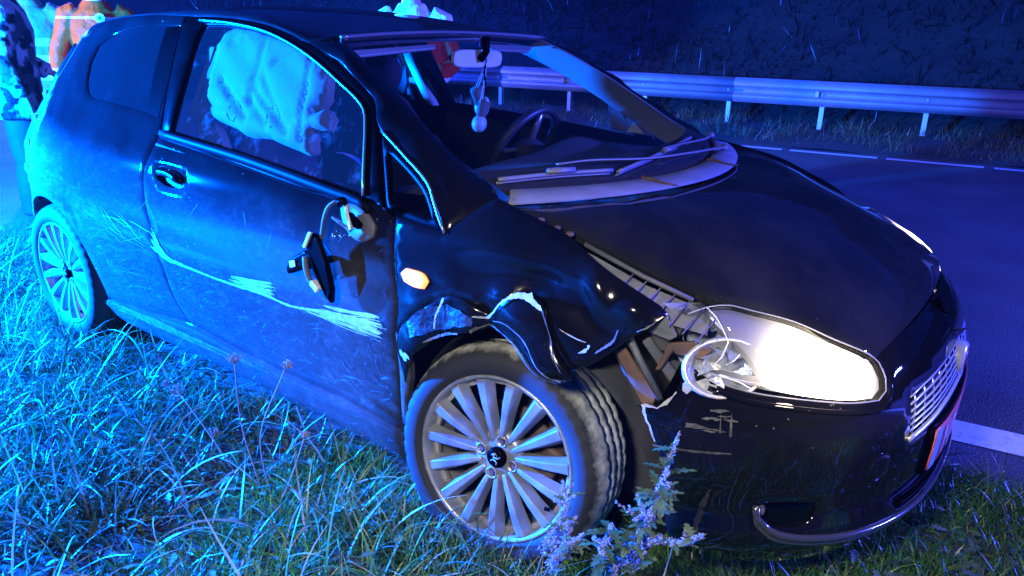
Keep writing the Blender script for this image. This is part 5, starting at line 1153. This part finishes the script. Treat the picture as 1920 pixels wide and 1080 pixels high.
    for s in (-1, 1):
        Bt = MB(); rings_mesh(Bt, [((.105 * s, .01, .22), .058, .062), ((.105 * s, .01, .10), .056, .062), ((.107 * s, -.03, .05), .054, .11)], 14); Bt.ell((.108 * s, -.085, .045), (.052, .10, .045)); Bt.box((.107 * s, -.05, .012), (.095, .28, .024)); fuse(Bt.build('boot', M['boot'], p), .012)
    H = MB(); H.ell(L_(0, -.015, 1.69), (.083, .10, .095)); H.ell(L_(0, .03, 1.64), (.078, .065, .09)); h = H.build('hair', hair_m, p)
    return p, j
M['boot'] = mat('boot_leather', (.02, .02, .02), .5)
M['skin'] = mat('skin', (.52, .33, .25), .55)
M['hair_dark'] = mat('hair_brown', (.04, .025, .015), .6, bump=.6, bscale=120); M['hair_white'] = mat('hair_grey', (.55, .52, .48), .6, bump=.6, bscale=120)
def jacket_mat(name, base, bands=(), band_col=(.8, .8, .78), camo=None, rough=.6):
    """cloth with printed bands: each band = (axis, low, high)"""
    m, nt, p, N, L = new_mat(name); tc = N.new('ShaderNodeTexCoord'); sep = N.new('ShaderNodeSeparateXYZ'); L.new(tc.outputs['Object'], sep.inputs[0])
    p.inputs['Roughness'].default_value = rough; p.inputs['Specular IOR Level'].default_value = .08; col = None
    rgb = N.new('ShaderNodeRGB'); rgb.outputs[0].default_value = (*base, 1); col = rgb.outputs[0]
    def mixc(f, a, b):
        mx = N.new('ShaderNodeMix'); mx.data_type = 'RGBA'; L.new(f, mx.inputs['Factor']); L.new(a, mx.inputs['A'])
        mx.inputs['B'].default_value = (*b, 1); return mx.outputs['Result']
    if camo:
        for sc_, cc, lo_, hi_ in camo:
            n = N.new('ShaderNodeTexNoise'); n.inputs['Scale'].default_value = sc_; n.inputs['Detail'].default_value = 3; L.new(tc.outputs['Object'], n.inputs['Vector'])
            r = N.new('ShaderNodeMapRange'); r.inputs['From Min'].default_value = lo_; r.inputs['From Max'].default_value = hi_; L.new(n.outputs['Fac'], r.inputs['Value']); col = mixc(r.outputs[0], col, cc)
    for ax, lo_, hi_ in bands:
        v = sep.outputs['XYZ'.index(ax)]; f = math_node(N, L, 'MULTIPLY', math_node(N, L, 'GREATER_THAN', v, lo_), math_node(N, L, 'LESS_THAN', v, hi_)); col = mixc(f, col, band_col)
    L.new(col, p.inputs['Base Color'])
    n = N.new('ShaderNodeTexNoise'); n.inputs['Scale'].default_value = 9; n.inputs['Detail'].default_value = 4; L.new(tc.outputs['Object'], n.inputs['Vector'])
    b = N.new('ShaderNodeBump'); b.inputs['Strength'].default_value = .7; b.inputs['Distance'].default_value = .05; L.new(n.outputs['Fac'], b.inputs['Height']); L.new(b.outputs[0], p.inputs['Normal'])
    return m
hang = ((.185, 0, 1.40), (.25, .02, 1.12), (.25, -.06, .88))
apart = ((.195, 0, 1.40), (.315, .02, 1.13), (.335, -.05, .90))
bent = ((.185, 0, 1.40), (.25, .03, 1.13), (.16, -.20, 1.02))
navy = mat('navy_trousers', (.006, .0065, .008), .8, var=.2)
jA = jacket_mat('camouflage_cloth', (.20, .21, .19), camo=[(6, (.03, .032, .026), .50, .56), (11, (.003, .003, .003), .54, .60)])
jB = jacket_mat('high_visibility_cloth', (.10, .12, .06), [('Z', 1.03, 1.09), ('Z', 1.16, 1.22), ('Z', .90, .94)], (.40, .42, .40))
jC = jacket_mat('red_rescue_cloth', (.70, .04, .002), [('Z', .92, .99), ('Z', 1.372, 1.386)], (.82, .82, .80))
jD = jacket_mat('red_jacket_cloth', (.62, .035, .014), [('Z', 1.40, 1.60), ('Z', 1.0, 1.05)], (.80, .78, .78))
def face(frm, to): return math.atan2(to[1] - frm[1], to[0] - frm[0]) + math.pi / 2
pA, _ = person((-4.74, -.03, 0), face((-4.74, -.03), (-3, 3.6)), 'person in pale patterned long jacket standing by the rear of the black car', jA, navy, (hang, bent), M['hair_dark'], M['skin'], .06)
pB, jb = person((-5.90, .58, 0), face((-5.90, .58), (0, -3.5)), 'person in pale high-visibility jacket with white bands and dark shield on the sleeve', jB, navy, (hang, hang), M['hair_dark'], M['skin'])
pC, jc = person((-5.56, .95, 0), face((-5.56, .95), (.6, -2.6)), 'person in open red rescue jacket with white piping and round star badge', jC, navy, (apart, apart), M['hair_dark'], M['skin'])
pD, jd = person((-2.72, 1.66, 0), face((-2.72, 1.66), (-1.6, 0)), 'person in red jacket with white shoulders standing beyond the far door of the car', jD, navy, (bent, bent), M['hair_white'], M['skin'], 0, .1)
# printed badge on C's chest, pocket and inner shirt
bw = mat('badge_white', (.82, .82, .80), .6); bb_ = mat('badge_blue', (.04, .10, .35), .5)
def disc(name, c, r, m, parent, n=24, th=.004):
    c = Vector(c); V = [c + Vector((r * math.cos(a), 0, r * math.sin(a))) for a in np.linspace(0, 2 * math.pi, n, False)]; V += [v + Vector((0, th, 0)) for v in V]
    return mesh(name, V, [tuple(range(n)), tuple(range(2 * n - 1, n - 1, -1))] + [(i, n + i, n + (i + 1) % n, (i + 1) % n) for i in range(n)], m, parent, False)
dc = disc('chest_badge', (.035, -.172, 1.378), .034, bw, jc)
st = MB()
for k in range(3): st.box((.035, -.1745, 1.378), (.011, .003, .046), Matrix.Rotation(math.pi / 3 * k, 3, 'Y'))
st.build('star_emblem', bb_, dc, False)
pk = MB(); pk.box((.055, -.168, 1.27), (.115, .012, .016), Matrix.Rotation(.22, 3, 'Y')); bevel(pk.build('pocket_flap', mat('pocket_grey', (.12, .16, .22), .6), jc, False), .003)
sh_ = [(0, 0, .036), (.030, 0, .030), (.028, 0, -.005), (0, 0, -.036), (-.028, 0, -.005), (-.030, 0, .030)]
cS = Vector((.255, -.085, 1.235)); V = [cS + Matrix.Rotation(.5, 3, 'Z') @ Vector(v) for v in sh_]; V += [v + Vector((-.004, .008, 0)) for v in V]
mesh('sleeve_badge', V, [tuple(range(6)), tuple(range(11, 5, -1))] + [(i, 6 + i, 6 + (i + 1) % 6, (i + 1) % 6) for i in range(6)], mat('badge_navy', (.015, .02, .06), .5), jb, False)

# ------------------------------------------------------------------ plants that stand out of the grass
M['stem'] = mat('plant_stem', (.10, .085, .05), .7); M['dry_stem'] = mat('dry_stem', (.20, .13, .10), .7)
M['leaf'] = mat('plant_leaf', (.03, .065, .018), .5, var=.35, vscale=30); M['leaf2'] = mat('plant_leaf_pale', (.06, .10, .035), .5, var=.3, vscale=30)
M['floret'] = mat('blue_lit_florets', (.17, .19, .30), .7, var=.2, vscale=60); M['umbel'] = mat('dry_umbel', (.30, .24, .23), .8)  # florets tinted lavender: blue beacon light put into their colour
def lobed_leaf(mb, base, d, up, ln, wd):
    d = Vector(d).normalized(); up = Vector(up); s = d.cross(up).normalized(); up = s.cross(d)
    pr_ = [(0, .02), (.12, .10), (.2, .45), (.28, .18), (.42, .60), (.5, .22), (.64, .50), (.72, .18), (.85, .26), (1, 0)]
    base = Vector(base); V = []; 
    for t, w in pr_:
        c = base + d * ln * t + up * (-.25 * ln * t * t); V += [c - s * wd * w + up * .12 * wd * w, c, c + s * wd * w + up * .12 * wd * w]
    F = [(3 * i + j, 3 * i + j + 1, 3 * i + j + 4, 3 * i + j + 3) for i in range(len(pr_) - 1) for j in range(2)]
    mb.add(V, F)
def floret_mass(mb, path, w0, w1, n, size):
    P = resample(np.array(path, float), .01, closed=False)
    for k in range(n):
        t = RNG.random(); i = int(t * (len(P) - 1)); c = Vector(P[i]); w = w0 + (w1 - w0) * t
        o_ = Vector(RNG.normal(0, 1, 3)); o_.normalize(); c = c + o_ * w * RNG.uniform(.3, 1); r_ = size * RNG.uniform(.6, 1.3)
        a = Vector(RNG.normal(0, 1, 3)).normalized(); b = a.cross(Vector(RNG.normal(0, 1, 3))).normalized(); d = a.cross(b)
        mb.add([c + a * r_ * 1.8, c + b * r_, c - a * r_, c - b * r_, c + d * r_ * .9], [(0, 1, 4), (1, 2, 4), (2, 3, 4), (3, 0, 4), (0, 3, 2, 1)])
def herb(base, spikes, label, nleaf, lw=(.03, .055), lm='leaf', grp=None):
    b = Vector(base); pl = empty('flowering_herb', b, label=label, cat='plant'); 
    if grp: pl['group'] = grp
    for path in spikes:
        path = [Vector(q) - b for q in path]; mb = MB(); pp = resample(np.array([(0, 0, 0)] + [tuple(q) for q in path]), .03, closed=False); mb.tube(pp, [.0032 - .002 * i / len(pp) for i in range(len(pp))], 5); mb.build('stem', M['stem'], pl)
        mb = MB(); floret_mass(mb, path, .018, .005, 420, .0023)
        for k in range(7):
            t = RNG.uniform(0, .7); i = int(t * (len(path) - 1)); c = path[i] + (path[min(i + 1, len(path) - 1)] - path[i]) * RNG.random(); e = c + Vector((RNG.normal(0, .022), RNG.normal(0, .022), RNG.uniform(.008, .035))); floret_mass(mb, [tuple(c), tuple(e)], .007, .003, 46, .0022)
        mb.build('flower_spike', M['floret'], pl, False)
    stems = [[Vector(q) - b for q in path] for path in spikes]
    for k in range(nleaf):
        path = [Vector((0, 0, 0))] + stems[k % len(stems)]; t = RNG.random() ** .8; n = len(path) - 1; f = t * n * .9; i = int(f); c = path[i].lerp(path[min(i + 1, n)], f - i)
        a = RNG.uniform(0, 6.28); lf = MB(); lobed_leaf(lf, c, (math.cos(a), math.sin(a), RNG.uniform(-.1, .7)), (0, 0, 1), RNG.uniform(*lw), RNG.uniform(*lw) * .42); lf.build('leaf', M[lm if k % 3 else 'leaf2'], pl)
    return pl
G1 = 'pale flowering herbs by the front wheel'
herb((.36, -.93, .02), [[(.42, -.96, .33), (.46, -.985, .50), (.485, -1.0, .60), (.508, -1.01, .70)]], 'tallest flowering herb, its spike standing against the black bumper', 34, lw=(.03, .06), grp=G1)
herb((.30, -1.02, .02), [[(.40, -1.01, .34), (.45, -1.01, .46), (.475, -1.0, .53), (.498, -1.0, .585)], [(.38, -1.03, .36), (.40, -1.05, .44), (.415, -1.06, .49)], [(.42, -1.0, .38), (.46, -1.0, .46), (.44, -1.0, .52)]], 'bushy flowering herb in front of the tyre tread with many pale spikes', 70, lw=(.03, .055), grp=G1)
herb((.33, -1.0, .02), [[(.42, -1.0, .40), (.49, -1.0, .452), (.53, -1.0, .462), (.575, -1.0, .505)]], 'flowering herb bending sideways over the bottom of the bumper', 8, grp=G1)
herb((.16, -1.0, .02), [[(.225, -1.0, .30), (.26, -1.0, .39), (.275, -1.0, .44), (.262, -1.0, .475)], [(.26, -1.02, .30), (.30, -1.02, .36), (.318, -1.02, .385)], [(.24, -1.0, .26), (.275, -1.0, .33), (.285, -1.01, .41)]], 'flowering herb in front of the lower rim of the front wheel', 46, lw=(.025, .045), lm='leaf2', grp=G1)
def umbel(base, head, rad, label):
    b = Vector(base); h = Vector(head) - b; pl = empty('dry_umbel_plant', b, label=label, cat='plant', group='dry umbel stalks in the grass')
    mid = h * .5 + Vector((RNG.normal(0, .02), RNG.normal(0, .02), 0)); pp = resample(np.array([(0, 0, 0), tuple(mid), tuple(h)]), .03, closed=False)
    mb = MB(); mb.tube(pp, .0022, 5); mb.build('stem', M['dry_stem'], pl); d = (h - mid).normalized(); mb = MB()
    for k in range(22):
        o_ = Vector(RNG.normal(0, 1, 3)) * .55; v = (d + o_ - d * o_.dot(d)).normalized(); e = h + v * rad * RNG.uniform(.8, 1.1); mb.tube([h, h + v * rad * .5 - d * .002, e], .0009, 4); floret_mass(mb, [tuple(e), tuple(e + v * .006)], .006, .006, 7, .0018)
    mb.build('umbel', M['umbel'], pl, False)
umbel((-.92, -1.02, .0), (-1.255, -1.0, .187), .040, 'dry umbel stalk with the widest pale head, leaning left over the grass')
umbel((-1.02, -1.02, .0), (-1.085, -1.0, .092), .026, 'short dry umbel stalk low in the grass beside the leaning one')
umbel((-.78, -1.03, .0), (-.913, -1.0, .405), .030, 'dry umbel stalk whose head reaches the sill of the car')
umbel((-.76, -1.02, .0), (-.663, -1.0, .465), .022, 'thin upright dry umbel stalk in front of the door bottom')
umbel((-1.22, -1.0, .0), (-1.33, -1.0, .20), .020, 'small dry umbel stalk behind the widest head')
umbel((-.70, -1.05, .0), (-.60, -1.0, .27), .016, 'broken dry stalk nearest the front wheel')
def weeds():
    mb = MB(); n = 0
    while n < 260:
        x, y = RNG.uniform(-1.0, 1.3), RNG.uniform(-1.5, .1)
        if abs(y) < .8 and x < .7 or math.hypot(x - .97, y + 2.14) < .9: continue
        n += 1; a = RNG.uniform(0, 6.28); z = float(gz(x, y)) + RNG.uniform(.02, .10); r_ = RNG.uniform(.008, .018); t1 = Vector((math.cos(a), math.sin(a), RNG.normal(0, .3))).normalized(); t2 = t1.cross(Vector((RNG.normal(0, .3), RNG.normal(0, .3), 1))).normalized()
        lobed_leaf(mb, (x, y, z), t1, (RNG.normal(0, .4), RNG.normal(0, .4), 1), r_ * 3.2, r_ * 1.5)
    o_ = mb.build('broad_leaves', M['leaf2'], None); o_['kind'] = 'stuff'
weeds()

# ------------------------------------------------------------------ thin haze volume, added for glow round the lamps
if HAZE:
    hm = bpy.data.materials.new('night_haze'); hm.use_nodes = True; N_ = hm.node_tree.nodes; N_.remove(N_['Principled BSDF'])
    pv = N_.new('ShaderNodeVolumePrincipled'); pv.inputs['Color'].default_value = (.75, .78, .82, 1); pv.inputs['Density'].default_value = HAZE
    hm.node_tree.links.new(pv.outputs[0], N_['Material Output'].inputs['Volume'])
    hb_ = MB(); hb_.box((-8, 4, 5), (90, 62, 12.4)); ho = hb_.build('haze', hm, None, False); ho['kind'] = 'stuff'
